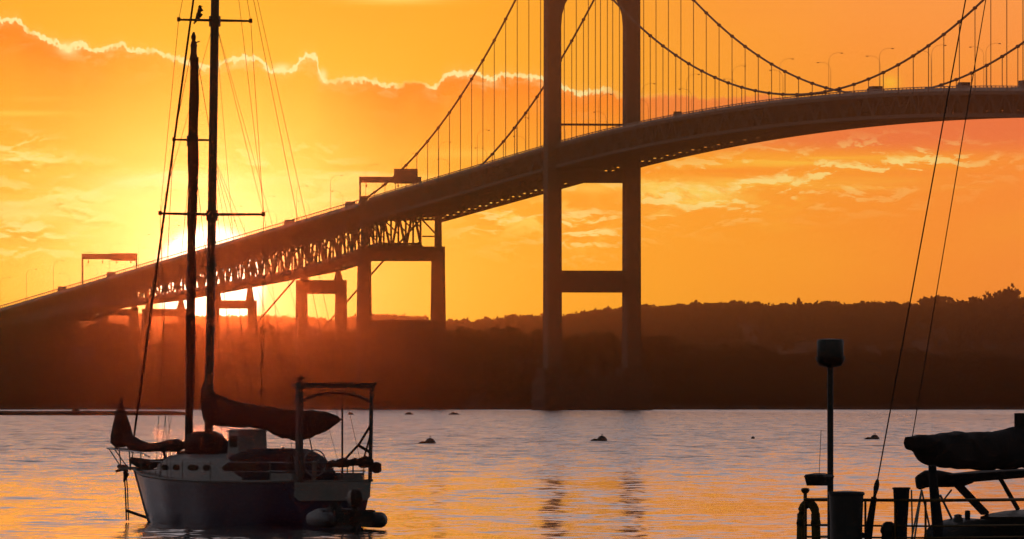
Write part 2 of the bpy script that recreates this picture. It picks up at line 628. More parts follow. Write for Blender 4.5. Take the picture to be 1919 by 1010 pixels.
FAR_Y, NEAR_Y, SHORE_Y = 6000.0, 3170.0, 2800.0
far_px = [(-900, 585), (-300, 580), (0, 592), (300, 588), (500, 592), (560, 592), (640, 596), (700, 588), (780, 588), (830, 602), (860, 598), (905, 601), (950, 592), (1010, 590),
          (1060, 590), (1095, 581), (1130, 580), (1165, 574), (1212, 571), (1240, 577), (1270, 570), (1300, 567), (1370, 565), (1430, 570), (1500, 569), (1560, 566),
          (1640, 566), (1700, 571), (1752, 561), (1800, 570), (1860, 562), (1919, 556), (2300, 545), (3000, 560)]
near_px = [(-900, 590), (-200, 594), (0, 598), (150, 601), (250, 600), (330, 605), (400, 606), (470, 604), (520, 611), (600, 614), (660, 612), (700, 604), (800, 604), (835, 611), (860, 622),
           (900, 614), (940, 614), (980, 616), (1012, 628), (1080, 626), (1130, 622), (1190, 624), (1240, 628), (1320, 636), (1500, 645), (1919, 650), (3000, 650)]


def prof(pts, Y, tree):
    xs = [(p[0] - CX) / FPX * Y for p in pts]
    zs = [HC + (Y0 - p[1]) / FPX * Y - tree for p in pts]
    return lambda x: float(np.interp(x, xs, zs))


far_h, near_h = prof(far_px, FAR_Y, 7.0), prof(near_px, NEAR_Y, 6.4)


def sm(t):
    t = min(1.0, max(0.0, t))
    return t * t * (3 - 2 * t)


def ground(x, y):
    shore = SHORE_Y + 14 * mnoise.noise((x / 90, 0, 0)) 
    if y < shore:
        return -1.2 * min(1, (shore - y) / 20)
    nh = near_h(x)
    if y < NEAR_Y:
        q = (y - shore) / (NEAR_Y - shore)
        return .6 * min(1, (y - shore) / 8) + (nh - .6) * sm(q) ** 1.2
    if y < 3700:
        return nh + (min(nh, 9.0) * .7 - nh) * sm((y - NEAR_Y) / 500)
    a = min(nh, 9.0) * .7
    if y < FAR_Y:
        return a + (far_h(x) - a) * sm((y - 3700) / (FAR_Y - 3700))
    return far_h(x) * (1 - .8 * sm((y - FAR_Y) / 900))


def build_land():
    xs = np.concatenate([np.linspace(-1450, -320, 18), np.linspace(-300, 300, 81), np.linspace(320, 1450, 18)])
    ys = np.concatenate([np.linspace(2765, 2850, 18), np.linspace(2870, 7100, 90)])
    vs = [(x, y, ground(x, y) + .8 * mnoise.noise((x / 14, y / 14, 0)) * (1 if y > 2830 else .12)) for y in ys for x in xs]
    n = len(xs)
    fs = [(j * n + i, j * n + i + 1, (j + 1) * n + i + 1, (j + 1) * n + i) for j in range(len(ys) - 1) for i in range(n - 1)]
    me = bpy.data.meshes.new('terrain')
    me.from_pydata(vs, [], fs)
    me.polygons.foreach_set('use_smooth', [True] * len(me.polygons))
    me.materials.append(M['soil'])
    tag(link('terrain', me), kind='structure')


build_land()


# ---- trees: a crown is a few hundred leaf clumps spread through several lobes
def crown_arrays(seed, n, kind='round'):
    g = np.random.default_rng(seed)
    quads = []
    if kind == 'cone':
        lobes = [(0, 0, .15 + .85 * q, .36 * (1 - q) + .04, .10) for q in np.linspace(0, .95, 9)]
    else:
        lobes = [(g.normal() * .20, g.normal() * .20, g.uniform(.48, .88), g.uniform(.16, .30), g.uniform(.12, .22)) for _ in range(9)]
    P = []
    for i in range(n):
        lx, ly, lz, lr, lh = lobes[g.integers(len(lobes))]
        d = g.normal(size=3)
        d /= np.linalg.norm(d)
        d *= g.uniform(.55, 1.08)
        P.append((lx + d[0] * lr, ly + d[1] * lr, lz + d[2] * lh))
    P = np.array(P)
    a, b = g.normal(size=(n, 3)), g.normal(size=(n, 3))
    a /= np.linalg.norm(a, axis=1)[:, None]
    b -= a * (a * b).sum(1)[:, None]
    b /= np.linalg.norm(b, axis=1)[:, None]
    s = g.uniform(.035, .085, size=(n, 1))
    a, b = a * s, b * s * g.uniform(.6, 1.0, size=(n, 1))
    return np.stack([P - a - b, P + a - b, P + a + b, P - a + b], 1)      # n x 4 x 3, unit height


CROWNS = [crown_arrays(11 + k, 260) for k in range(5)] + [crown_arrays(40, 260, 'cone')]
CROWNS_LOW = [c[:150] for c in CROWNS]


def quads_mesh(name, Q, m):
    me = bpy.data.meshes.new(name)
    n = len(Q)
    me.vertices.add(n * 4)
    me.vertices.foreach_set('co', Q.reshape(-1).astype(np.float32))
    me.loops.add(n * 4)
    me.loops.foreach_set('vertex_index', np.arange(n * 4, dtype=np.int32))
    me.polygons.add(n)
    me.polygons.foreach_set('loop_start', np.arange(0, n * 4, 4, dtype=np.int32))
    me.update(calc_edges=True)
    me.materials.append(m)
    return me


def forest(name, label, spots, m):
    out = []
    for x, y, h, w in spots:
        q = CROWNS_LOW[int(rng.integers(5))]
        a = rng.uniform(0, 6.28)
        rot = np.array([[math.cos(a), -math.sin(a), 0], [math.sin(a), math.cos(a), 0], [0, 0, 1]])
        q = (q @ rot.T) * np.array([w, w, h]) + np.array([x, y, ground(x, y) - h * .34])
        out.append(q)
    tag(link(name, quads_mesh(name, np.concatenate(out), m)), label, kind='stuff')


def scatter(n, x0, x1, y0, y1, h0, h1):
    r = []
    for _ in range(n):
        x, y = rng.uniform(x0, x1), rng.uniform(y0, y1)
        h = rng.uniform(h0, h1)
        r.append((x, y, h, h * rng.uniform(.85, 1.3)))
    return r


forest('shore_woodland', 'dark woodland filling the low shore behind the bridge tower',
       scatter(420, -230, 230, 2818, 2900, 4, 8) + scatter(800, -260, 260, 2900, 3190, 5, 8.4) + scatter(160, -600, 600, 2840, 3200, 5, 9), M['leaf2'])
forest('hill_woodland', 'distant hazy woodland covering the hills along the skyline',
       scatter(1000, -380, 380, 5840, 6030, 6, 10) + scatter(700, -300, 300, 3260, 4800, 5, 9) + scatter(1900, -380, 380, 4800, 5840, 6, 10) + scatter(120, -900, 900, 5800, 6050, 7, 11), M['leaf'])

TREE_ME = [quads_mesh('crown', c, M['leaf']) for c in CROWNS]
_tm = MB()
_tm.tube([(0, 0, -.06), (.01, 0, .3), (0, .015, .62), (.01, 0, .86)], [.045, .034, .022, .008], 7)
for _k in range(6):
    _a = _k * 1.05
    _z = .34 + .06 * _k
    _tm.tube([(0, 0, _z), (math.cos(_a) * .12, math.sin(_a) * .12, _z + .12), (math.cos(_a) * .22, math.sin(_a) * .22, _z + .19)], [.016, .011, .004], 5)
TRUNK_ME = _tm.mesh('trunk', M['bark'])


def tree(name, label, x, Y, h, w, kind, group):
    X_ = (x - CX) / FPX * Y
    o = thing(name, label, 'tree', (X_, Y, ground(X_, Y) - h * .30), random.uniform(0, 6.28), group)
    o.scale = (w, w, h)
    link('trunk', TRUNK_ME, o)
    link('crown', TREE_ME[kind], o)
    return o


NTH = ['nearest', 'second', 'third', 'fourth', 'fifth', 'sixth', 'seventh', 'eighth', 'ninth', 'tenth', 'eleventh', 'twelfth', 'thirteenth', 'fourteenth',
       'fifteenth', 'sixteenth', 'seventeenth', 'eighteenth', 'nineteenth', 'twentieth', 'twenty-first', 'twenty-second', 'twenty-third', 'twenty-fourth', 'twenty-fifth', 'twenty-sixth']


def ridge_trees(pts, name, kind, group, Y, xs, h0, h1):
    lab = {}
    for side, row in (('left', sorted([x for x in xs if x < 1110], reverse=True)), ('right', sorted([x for x in xs if x >= 1110]))):
        for i, x in enumerate(row):
            lab[x] = f'{kind}, {NTH[i]} one {side} of the tower middle'
    for x in xs:
        label = lab[x]
        h = random.uniform(h0, h1)
        tree(name, label, x, Y + random.uniform(-15, 5), h, h * random.uniform(.9, 1.3), random.randrange(5), group)


# trees that stand out on the skyline
tree('bushy_tree', 'broad dome-topped tree rising above the ridge behind the two slanting backstays', 1750, FAR_Y - 8, 14, 19, 0, None)
tree('bushy_tree', 'ragged tree with gaps in its crown, second from the right edge on the skyline', 1840, FAR_Y - 6, 15, 14, 2, None)
tree('bushy_tree', 'tallest tree of the skyline, at the right edge above the ridge', 1897, FAR_Y - 5, 17, 16, 3, None)
tree('conifer_tree', 'small pointed conifer standing alone on the ridge left of the pole radome', 1497, FAR_Y - 8, 13, 8, 5, None)
tree('bushy_tree', 'small rounded tree on the ridge between the pointed conifer and the bridge tower', 1384, FAR_Y - 8, 11, 10, 1, None)
tree('bushy_tree', 'low spreading tree in the dip of the ridge between backstays and ragged tree', 1796, FAR_Y - 8, 11, 12, 4, None)
ridge_trees(far_px, 'ridge_tree', 'hazy rounded tree on the far hill crest', 'trees along the far hill crest', FAR_Y,
            [505, 530, 740, 760, 845, 872, 925, 960, 985, 1080, 1120, 1150, 1225, 1262, 1290, 1325, 1350, 1410, 1445, 1530, 1565, 1600, 1635, 1665, 1690, 1720, 1775, 1870], 8, 11)
ridge_trees(near_px, 'bank_tree', 'dark rounded tree on the low wooded bank', 'trees on the low wooded bank', NEAR_Y,
            [15, 60, 105, 190, 222, 330, 350, 505, 530, 590, 610, 655, 715, 745, 775, 850, 885, 905, 935, 965, 990, 1070, 1100, 1140, 1215, 1250], 7.5, 9.5)


# ------------------------------------------------------------------ breakwater, rocks, buoys
def lump(mb, c, rx, ry, rz, seed, n=10, m=6):
    rings = []
    for i in range(m + 1):
        ph = math.pi * (.5 * i / m)
        ring = []
        for k in range(n):
            a = 2 * math.pi * k / n
            f = 1 + .35 * mnoise.noise((math.cos(a) * 1.3 + seed, math.sin(a) * 1.3, i * .5))
            ring.append((c[0] + rx * math.cos(ph) * math.cos(a) * f + 1e-4 * k, c[1] + ry * math.cos(ph) * math.sin(a) * f, c[2] + rz * math.sin(ph) * f))
        rings.append(ring)
    mb.loft(rings)


def build_breakwater():
    Y = 2140.0
    x0, x1 = (-260 - CX) / FPX * Y, (356 - CX) / FPX * Y
    o = thing('breakwater', 'long low dark breakwater lying in front of the shore behind the sailboat', 'breakwater', ((x0 + x1) / 2, Y, 0))
    L = x1 - x0
    mb = MB()
    rings = []
    for i in range(61):
        x = -L / 2 + L * i / 60
        h = .78 * min(1, (60 - i) / 3 + .2) + .12 * mnoise.noise((i * .7, 1, 0))
        rings.append([(x, -3.5, -.8), (x, -1.2, h * .9), (x, 0, h), (x, 1.4, h * .85), (x, 3.5, -.8)])
    mb.loft(rings)
    mb.build('core', M['rock'], o)
    stone = MB()
    lump(stone, (0, 0, 0), .6, .6, .45, 3, 9, 4)
    sme = stone.mesh('boulder', M['rock'], True)
    for i in range(90):
        b = link('boulder', sme, o)
        b.location = (-L / 2 + L * (i + random.random()) / 90, -1.9 + random.uniform(-.5, .5), random.uniform(.0, .35))
        s = random.uniform(.7, 1.3)
        b.scale = (s * 1.3, s, s * .9)
        b.rotation_euler = (0, 0, random.uniform(0, 6))
    p = at(148, 778, Y)
    w = thing('workboat', 'small dark workboat lying against the breakwater left of the sailboat', 'boat', (p.x, Y - 5.5, 0), 0)
    MB().loft([[(-1.9, -.8, .75), (-1.9, .8, .75), (-1.8, .6, -.2), (-1.8, -.6, -.2)], [(0, -.95, .65), (0, .95, .65), (0, .75, -.25), (0, -.75, -.25)],
               [(1.5, -.5, .8), (1.5, .5, .8), (1.3, .3, -.1), (1.3, -.3, -.1)], [(2.1, -.05, .95), (2.1, .05, .95), (1.9, .05, .3), (1.9, -.05, .3)]]).build('hull', M['navy'], w)
    MB().prism([(-1.0, .7), (.35, .7), (.15, 1.45), (-1.0, 1.5)], -.55, .55).build('cabin', M['slate'], w)


build_breakwater()


def small_rock(x, y, w, label):
    Z = HC * FPX / (y - Y0)
    mb = MB()
    lump(mb, (0, 0, -.12), w / 2, w / 2, .5, x * .1)
    o = mb.build('rock', M['rock'], None, True)
    o.location = ((x - CX) / FPX * Z, Z, 0)
    tag(o, label, 'rock', 'flat rocks breaking the water off the shore')


small_rock(657, 777, 1.2, 'flat dark rock awash off the shore, seen through the stern frame of the sailboat')
small_rock(766, 777, 1.7, 'flat dark rock awash between the stern frame and the wider rock')
small_rock(851, 777, 2.2, 'wider flat dark rock awash off the shore, farthest from the sailboat')


def buoy(x, y, d, label, flip):
    Z = HC * FPX / (y - Y0)
    o = thing('mooring_buoy', label, 'buoy', ((x - CX) / FPX * Z, Z, 0), 0, 'mooring buoys afloat in the channel')
    r = d / 2
    MB().lathe((0, 0, -.1), [(.05, -r * .6), (r * .75, -r * .4), (r, 0.05), (r * .92, r * .5), (r * .55, r * .95), (.08, r * 1.12)], 18).build('float', M['buoy'], o, True)
    MB().tube([(-.07, 0, r * .95), (-.05, 0, r * 1.2), (.05, 0, r * 1.2), (.07, 0, r * .95)], .03, 6).build('ring', M['rope'], o)
    s = -1 if flip else 1
    q = MB()
    q.tube([(s * -r * .8, -.1, .08), (s * -r * 1.3, -.15, .10), (s * -r * 1.75, -.1, .02), (s * -r * 2.1, 0, -.05)], [.09, .10, .08, .05], 8)
    q.build('pennant_float', M['rope'], o, True)


buoy(806, 831, .98, 'dark round mooring buoy nearest the sailboat, trailing its line to the left', False)
buoy(1128, 826, .98, 'dark round mooring buoy floating below the bridge tower', False)
buoy(1639, 823, .92, 'dark round mooring buoy between the radome pole and the sail cover', False)
Zs = HC * FPX / (822 - Y0)
bz = thing('marker_float', 'tiny dark float on the water between tower buoy and radome pole', 'float', ((1411 - CX) / FPX * Zs, Zs, 0))
MB().lathe((0, 0, 0), [(.04, -.1), (.16, 0), (.16, .12), (.05, .2)], 10).build('body', M['buoy'], bz)
MB().tube([(0, 0, .19), (0, 0, .3)], .02, 6).build('stem', M['rope'], bz)

# ------------------------------------------------------------------ suspension bridge
TH = R(12.6)
ZT = 2750.0
XT = 150.0 / FPX * ZT
TANG = R(90) + TH
HW = 9.3                                              # half distance of the cable planes
SIDE, MAIN = 209.0, -488.0


def h_top(s):
    """Top of the railing above the water, along the bridge (s grows away from the camera)."""
    if s > 21:
        return 57.9 - .0452 * (s - 77)
    return 66.4 - 8.53e-5 * (s + 244) ** 2


def h_cable(s):
    if s > SIDE:
        return 51.5 - .222 * (s - SIDE)
    if s >= 0:
        return 112 - .47 * s + 8.65e-4 * s * s
    if s >= MAIN:
        return 66.5 + 7.64e-4 * (s + 244) ** 2
    q = MAIN - s
    return 112 - .47 * q + 8.65e-4 * q * q


bridge = thing('suspension_bridge', 'long steel suspension bridge with a portal tower crossing the bay at sunset', 'bridge', (XT, ZT, 0), TANG)
# local frame: x runs along the bridge away from the camera, y towards the camera's side


def tower(s):
    for sy in (1, -1):
        m = MB()
        rings = []
        for z, wy, wx in ((4, 3.25, 5.6), (30, 3.2, 5.3), (60, 3.15, 4.9), (90, 3.1, 4.6), (113.5, 3.05, 4.3)):
            y = sy * HW
            rings.append([(s - wx / 2, y - wy / 2, z), (s + wx / 2, y - wy / 2, z), (s + wx / 2, y + wy / 2, z), (s - wx / 2, y + wy / 2, z)])
        m.loft(rings)
        m.build('tower_leg', M['steel'], bridge)
        MB().box((s - 3, sy * HW - 1.2, 113.5), (s + 3, sy * HW + 1.2, 115.2)).build('cable_saddle', M['steel'], bridge)
    inn = HW - 1.6
    a = MB()                                           # pointed arch between the leg heads
    prof_ = []
    for k in range(13):
        q = math.pi * k / 12
        prof_.append((inn * math.cos(q), 87.4 + 10.5 * math.sin(q) ** .9))
    poly = prof_ + [(-inn, 108), (inn, 108)]
    a.prism(poly, s - 1.9, s + 1.9, 0)
    a.build('portal_arch', M['steel'], bridge)
    MB().box((s - 2, -inn, 26.9), (s + 2, inn, 31.9)).build('cross_beam', M['steel'], bridge)
    MB().box((s - 1.6, -inn, 52.0), (s + 1.6, inn, 54.4)).build('cross_beam', M['steel'], bridge)
    MB().box((s - .3, -inn, 65.1), (s + .3, inn, 65.6)).build('maintenance_beam', M['steel'], bridge)
    MB().box((s - 7, -12.6, -3), (s + 7, 12.6, 6.8)).box((s - 6, -12, 6.8), (s + 6, 12, 7.7)).build('tower_pier', M['concrete'], bridge)
    for sy in (1, -1):
        MB().box((s - 4, sy * HW - 2.9, 7.7), (s + 4, sy * HW + 2.9, 9.6)).build('leg_plinth', M['concrete'], bridge)


tower(0)
tower(MAIN)

S_END = MAIN - SIDE
PAN = 209.0 / 17
# cables
for sy in (1, -1):
    ss = list(np.arange(S_END, SIDE + .1, PAN / 2)) + [SIDE + 40, SIDE + 80, SIDE + 120, SIDE + 158]
    ss = sorted(set([round(v, 3) for v in ss] + [0.0, MAIN]))
    MB().tube([(s, sy * HW, h_cable(s)) for s in ss], .23, 8).build('main_cable', M['cable'], bridge)
# suspenders
sus = MB().tube([(0, 0, 0), (0, 0, 1)], 1.0, 6).mesh('suspender', M['cable'])
band = MB().tube([(-.5, 0, 0), (.5, 0, 0)], .36, 8).mesh('cable_band', M['steel'])
stations = [k * PAN for k in range(1, 17)] + [MAIN * k / 40 for k in range(1, 40)] + [MAIN - k * PAN for k in range(1, 10)]
for s in stations:
    for sy in (1, -1):
        lo, hi = h_top(s) - 1.6, h_cable(s)
        if hi - lo < 1.0:
            continue
        o = link('suspender', sus, bridge)
        o.location = (s, sy * HW, lo)
        o.scale = (.085, .085, hi - lo)
        if s > MAIN + 40:
            b = link('cable_band', band, bridge)
            b.location = (s, sy * HW, hi)

# deck
DECK_END = 900.0
dk, rails = MB(), None
rings = []
for s in np.arange(S_END, DECK_END + .1, 6.1):
    z = h_top(s) - 1.25
    rings.append([(s, 8.6, z), (s, -8.6, z), (s, -8.6, z - .35), (s, -8.0, z - 1.1), (s, 8.0, z - 1.1), (s, 8.6, z - .35)])
dk.loft(rings)
dk.build('deck', M['asphalt'], bridge)
for sy in (1, -1):
    m = MB()
    ss = np.arange(S_END, DECK_END + .1, 6.1)
    for a, b in zip(ss[:-1], ss[1:]):
        ya = sy * 8.75
        ha, hb = h_top(a), h_top(b)
        m.bar((a, ya, ha - .09), (b, ya, hb - .09), .18, .18)
        sus_zone = b < SIDE + 2
        top = .35 if sus_zone else .82
        za, zb = ha - top, hb - top
        m.add([(a, ya - .12, za), (b, ya - .12, zb), (b, ya + .12, zb), (a, ya + .12, za), (a, ya - .12, ha - 1.7), (b, ya - .12, hb - 1.7), (b, ya + .12, hb - 1.7), (a, ya + .12, ha - 1.7)],
              [(0, 1, 2, 3), (4, 7, 6, 5), (0, 4, 5, 1), (2, 6, 7, 3), (1, 5, 6, 2), (3, 7, 4, 0)])
        for q in (0, .5):
            s = a + (b - a) * q
            m.box((s - .07, ya - .07, h_top(s) - 1.3), (s + .07, ya + .07, h_top(s) - .1))
    m.build('railing', M['lamp_steel'], bridge)

# stiffening trusses of the suspended spans, one mesh for each plane
for sy in (1, -1):
    m = MB()
    n = 0
    P = PAN / 2
    ss = np.arange(S_END, SIDE + .1, P)
    for i, (a, b) in enumerate(zip(ss[:-1], ss[1:])):
        y = sy * HW
        ta, tb = h_top(a) - 1.4, h_top(b) - 1.4
        ba, bb = h_top(a) - 5.85, h_top(b) - 5.85
        m.bar((a, y, ta), (b, y, tb), .7, .75)
        m.bar((a, y, ba), (b, y, bb), .7, .75)
        m.bar((a, y, ba), (a, y, ta), .4, .4)
        if i % 2: m.bar((a, y, ba), (b, y, tb), .45, .45)
        else: m.bar((a, y, ta), (b, y, bb), .45, .45)
        if sy > 0:                                     # bottom laterals lie between the planes
            m.bar((a, HW if i % 2 else -HW, ba), (b, -HW if i % 2 else HW, bb), .35, .35)
    m.build('stiffening_truss', M['steel'], bridge)
fb = MB()
fb.box((-.2, -HW + .35, -4.7), (.2, HW - .35, -2.45))
fb.bar((0, -HW, -5.75), (0, HW, -5.75), .4, .4)
for k in range(6):
    y = -HW + 18.6 * k / 6
    fb.bar((0, y, -5.7), (0, y + 1.55, -4.7), .3, .3)
    fb.bar((0, y + 1.55, -4.7), (0, y + 3.1, -5.7), .3, .3)
fbm_ = fb.mesh('floor_beam', M['steel'])
for s in np.arange(S_END + 200, SIDE - 1, PAN / 1):
    o = link('floor_beam', fbm_, bridge)
    o.location = (s, 0, h_top(s))

# approach spans on piers
def t_bot(s):
    return float(np.interp(s, [209, 306, 420, 515, 582, 630, 678, 726, 774, 822, 870],
                           [40.3, 34.8, 31.6, 28.9, 27.9, 26.6, 24.3, 22.1, 19.9, 17.7, 15.5]))


PIERS = [209, 306, 420, 515, 582, 630, 678, 726, 774, 822, 870]
TW = 5.0


def bar_mb(m, p, q, w, h):
    m.bar(p, q, w, h)


for k, (a, b) in enumerate(zip(PIERS[:-1], PIERS[1:])):
    n = max(5, round((b - a) / 8.6))
    ss = np.linspace(a + .6, b - .6, n + 1)
    truss = k < 4
    sp = MB()
    for i in range(n):
        s0, s1 = ss[i], ss[i + 1]
        for sy in (1, -1):
            y = sy * TW
            sp.bar((s0, y, h_top(s0) - 2.3), (s1, y, h_top(s1) - 2.3), .55, .7)
            sp.bar((s0, y, t_bot(s0) + .4), (s1, y, t_bot(s1) + .4), .6, .8)
            if not truss:                              # deep plate girder towards the shore
                sp.add([(s0, y - .15, h_top(s0) - 3), (s1, y - .15, h_top(s1) - 3), (s1, y - .15, t_bot(s1) + .3), (s0, y - .15, t_bot(s0) + .3),
                        (s0, y + .15, h_top(s0) - 3), (s1, y + .15, h_top(s1) - 3), (s1, y + .15, t_bot(s1) + .3), (s0, y + .15, t_bot(s0) + .3)],
                       [(0, 1, 2, 3), (7, 6, 5, 4), (0, 4, 5, 1), (3, 2, 6, 7), (1, 5, 6, 2), (0, 3, 7, 4)])
        sp.bar((s0, TW, t_bot(s0) + .4), (s1, -TW, t_bot(s1) + .4), .3, .3)
        sp.bar((s0, -TW, t_bot(s0) + .4), (s1, TW, t_bot(s1) + .4), .3, .3)
    for yy in (-3, 0, 3):
        sp.bar((a, yy, h_top(a) - 2.55), (b, yy, h_top(b) - 2.55), .4, .5)
    span = sp.build('approach_span', M['steel'], bridge)
    for i in range(n + 1):
        s = ss[i]
        zt, zb = h_top(s) - 2.3, t_bot(s) + .4
        m2 = link('floor_beam', U_STEEL, span)
        m2.matrix_local = Matrix.Translation((s, 0, h_top(s) - 2.65)) @ Matrix.Diagonal((.5, 15.6, .7, 1))
        member('bottom_strut', (s, -TW, zb), (s, TW, zb), .35, .35, span)
        if truss:
            for sy in (1, -1):
                member('truss_vertical', (s, sy * TW, zb), (s, sy * TW, zt), .42, .42, span)
            member('sway_brace', (s, -TW, zb + (zt - zb) * .45), (s, 0, zt - .4), .3, .3, span)
            member('sway_brace', (s, TW, zb + (zt - zb) * .45), (s, 0, zt - .4), .3, .3, span)
        if truss and i < n:
            s1 = ss[i + 1]
            for sy in (1, -1):
                if i % 2 == 0:
                    member('truss_diagonal', (s, sy * TW, zb), (s1, sy * TW, h_top(s1) - 2.3), .5, .5, span)
                else:
                    member('truss_diagonal', (s, sy * TW, zt), (s1, sy * TW, t_bot(s1) + .4), .5, .5, span)


def pier(s, yc, w, cap_top, cap_h, strut_top, thick, flare=.35, over=None):
    gz = min(ground(XT - s * math.sin(TH), ZT + s * math.cos(TH)), 5) - 2
    c = MB()
    c.box((s - thick / 2, -yc - w / 2, cap_top - cap_h), (s + thick / 2, yc + w / 2, cap_top))
    cap = c.build('pier', M['concrete'], bridge)
    for sy in (1, -1):
        m = MB()
        rings = []
        for z, e in ((gz, flare * 2), (cap_top - cap_h, 0)):
            y, ww = sy * yc, w / 2 + e * .5 - .003
            rings.append([(s - thick / 2 - e + .02, y - ww, z), (s + thick / 2 + e - .02, y - ww, z), (s + thick / 2 + e - .02, y + ww, z), (s - thick / 2 - e + .02, y + ww, z)])
        m.loft(rings)
        m.build('column', M['concrete'], cap)
    if strut_top:
        MB().box((s - thick * .4, -yc - w / 2 + .1, gz), (s + thick * .4, yc + w / 2 - .1, strut_top)).build('base_wall', M['concrete'], cap)
    bz_ = t_bot(s)
    for sy in (1, -1):
        y = sy * TW * .88
        if bz_ - cap_top > .3:
            MB().loft([[(s - .9, y - 1.0, cap_top), (s + .9, y - 1.0, cap_top), (s + .9, y + 1.0, cap_top), (s - .9, y + 1.0, cap_top)],
                       [(s - .5, y - .5, bz_ + .1), (s + .5, y - .5, bz_ + .1), (s + .5, y + .5, bz_ + .1), (s - .5, y + .5, bz_ + .1)]]).build('bearing_pedestal', M['concrete'], cap)
    return cap


pier(209, HW, 2.6, 39.9, 3.6, 21.8, 4.0)
pier(306, TW + .1, 2.3, 32.5, 3.5, None, 3.4)
pier(420, TW, 1.9, 28.2, 2.2, None, 3.0)
pier(515, TW, 2.2, 26.6, 2.0, None, 3.0)
for s in PIERS[4:-1]:
    pier(s, TW - .8, 2.0, t_bot(s) - .9, 1.8, None, 2.6)
MB().box((870, -9.5, -1), (900, 9.5, 17.6)).build('abutment', M['concrete'], bridge)
# cable bent on the tall pier
for sy in (1, -1):
    m = MB()
    m.loft([[(209 - .9, sy * HW - .75, 39.9), (209 + .9, sy * HW - .75, 39.9), (209 + .9, sy * HW + .75, 39.9), (209 - .9, sy * HW + .75, 39.9)],
            [(209 - .8, sy * HW - .65, 51.4), (209 + .8, sy * HW - .65, 51.4), (209 + .8, sy * HW + .65, 51.4), (209 - .8, sy * HW + .65, 51.4)]])
    m.box((208, sy * HW - .8, 51.4), (210.6, sy * HW + .8, 52.3))
    m.bar((209, sy * (TW + .3), 46.5), (209, sy * (HW - .6), 43.0), .35, .35)
    m.bar((209, sy * (TW + .3), 42.4), (209, sy * (HW - .6), 42.4), .35, .35)
    m.build('cable_bent', M['steel'], bridge)
# anchorage ends of the cables
for sy in (1, -1):
    MB().prism([(352, 0), (385, 0), (385, 15), (372, 21), (360, 18.5), (352, 10)], sy * HW - 2.6, sy * HW + 2.6).build('anchorage', M['concrete'], bridge)


def on_bridge(s, y, z):
    ca, sa = math.cos(TANG), math.sin(TANG)
    return (XT + ca * s - sa * y, ZT + sa * s + ca * y, z)


# sign gantries
def gantry(s, label, beam, panel, box_h):
    z0 = h_top(s) - 1.2
    o = thing('sign_gantry', label, 'gantry', on_bridge(s, 0, z0), TANG, 'sign gantries over the bridge roadway')
    for sy in (1, -1):
        MB().bar((0, sy * 7.6, 0), (0, sy * 7.6, beam[1] - z0), .38, .38).build('post', M['lamp_steel'], o)
    m = MB()
    for z in (beam[0] - z0 + .12, beam[1] - z0 - .12):
        for dx in (-.45, .45):
            m.bar((dx, -7.8, z), (dx, 7.8, z), .24, .24)
    for k in range(14):
        y = -7.8 + 15.6 * k / 14
        for dx in (-.45, .45):
            m.bar((dx, y, beam[0] - z0 + .12), (dx, y + 1.11, beam[1] - z0 - .12), .14, .14)
    m.build('beam', M['lamp_steel'], o)
    for y0, y1, za, zb in panel:
        MB().box((.6, y0, za - z0), (.75, y1, zb - z0)).build('sign_panel', M['sign'], o)
        MB().box((-.74, y0 + .1, za - z0 + .1), (-.6, y1 - .1, zb - z0 - .1)).build('sign_panel', M['sign'], o)
    for k in range(4):
        y = -6 + 4 * k
        MB().box((-.2, y - .15, beam[0] - z0 - 1.1), (.2, y + .15, beam[0] - z0 - .45)).bar((0, y, beam[0] - z0 - .5), (0, y, beam[0] - z0 + .1), .08, .08).build('lane_signal', M['sign'], o)


gantry(222, 'sign gantry with a tall raised sign box, beside the tall pier', (55.8, 57.3), [(-6.9, -1.1, 55.6, 59.3), (-1.0, 7.7, 55.9, 57.2), (-7.8, -7, 56, 57.2)], 3)
gantry(596, 'long low sign gantry over the roadway farther down the bridge, left of the sailboat', (40.9, 42.4), [(-7.7, -.5, 40.5, 42.6), (-.4, 7.7, 41.0, 42.4)], 1)


# lamp posts
def lamp_proto():
    o = thing('lamp_post', 'thin curved-arm lamp post on the bridge deck', 'lamp post', (0, 0, 0), 0, 'lamp posts along the bridge deck')
    MB().tube([(0, 0, 0), (0, 0, 3), (0, 0, 8.0)], [.055, .045, .035], 6).build('pole', M['lamp_steel'], o)
    MB().tube([(0, 0, 8.0), (0, -.25, 8.8), (0, -.9, 9.4), (0, -1.9, 9.65), (0, -2.5, 9.65)], .028, 6).build('arm', M['lamp_steel'], o)
    MB().lathe((0, -2.8, 9.55), [(.08, -.08), (.20, -.02), (.17, .07), (.05, .11)], 8, 1.0, 1.6).build('lamp_head', M['grey'], o)
    return o


lp = lamp_proto()
first = True
for s0, sy in ((-425, 1), (-404, -1)):
    s = s0
    nl, nr = sum(1 for k in range(60) if 8 <= s0 + 42.5 * k < 730), sum(1 for k in range(60) if s0 + 42.5 * k <= -8)
    edge = 'near' if sy > 0 else 'far'
    n = 0
    while s < 730:
        if not (abs(s) < 8):
            if s < 0:
                lab_ = f'thin curved lamp post on the deck\'s {edge} edge, {NTH[nr - 1 - n]} one right of the tower'
            else:
                lab_ = f'thin curved lamp post on the deck\'s {edge} edge, {NTH[n - nr]} one left of the tower'
            n += 1
            o = lp if first else copy_tree(lp)
            first = False
            o['label'] = lab_
            o.location = on_bridge(s, sy * 8.2, h_top(s) - 1.25)
            o.rotation_euler = (0, 0, TANG + (0 if sy > 0 else math.pi))
        s += 42.5


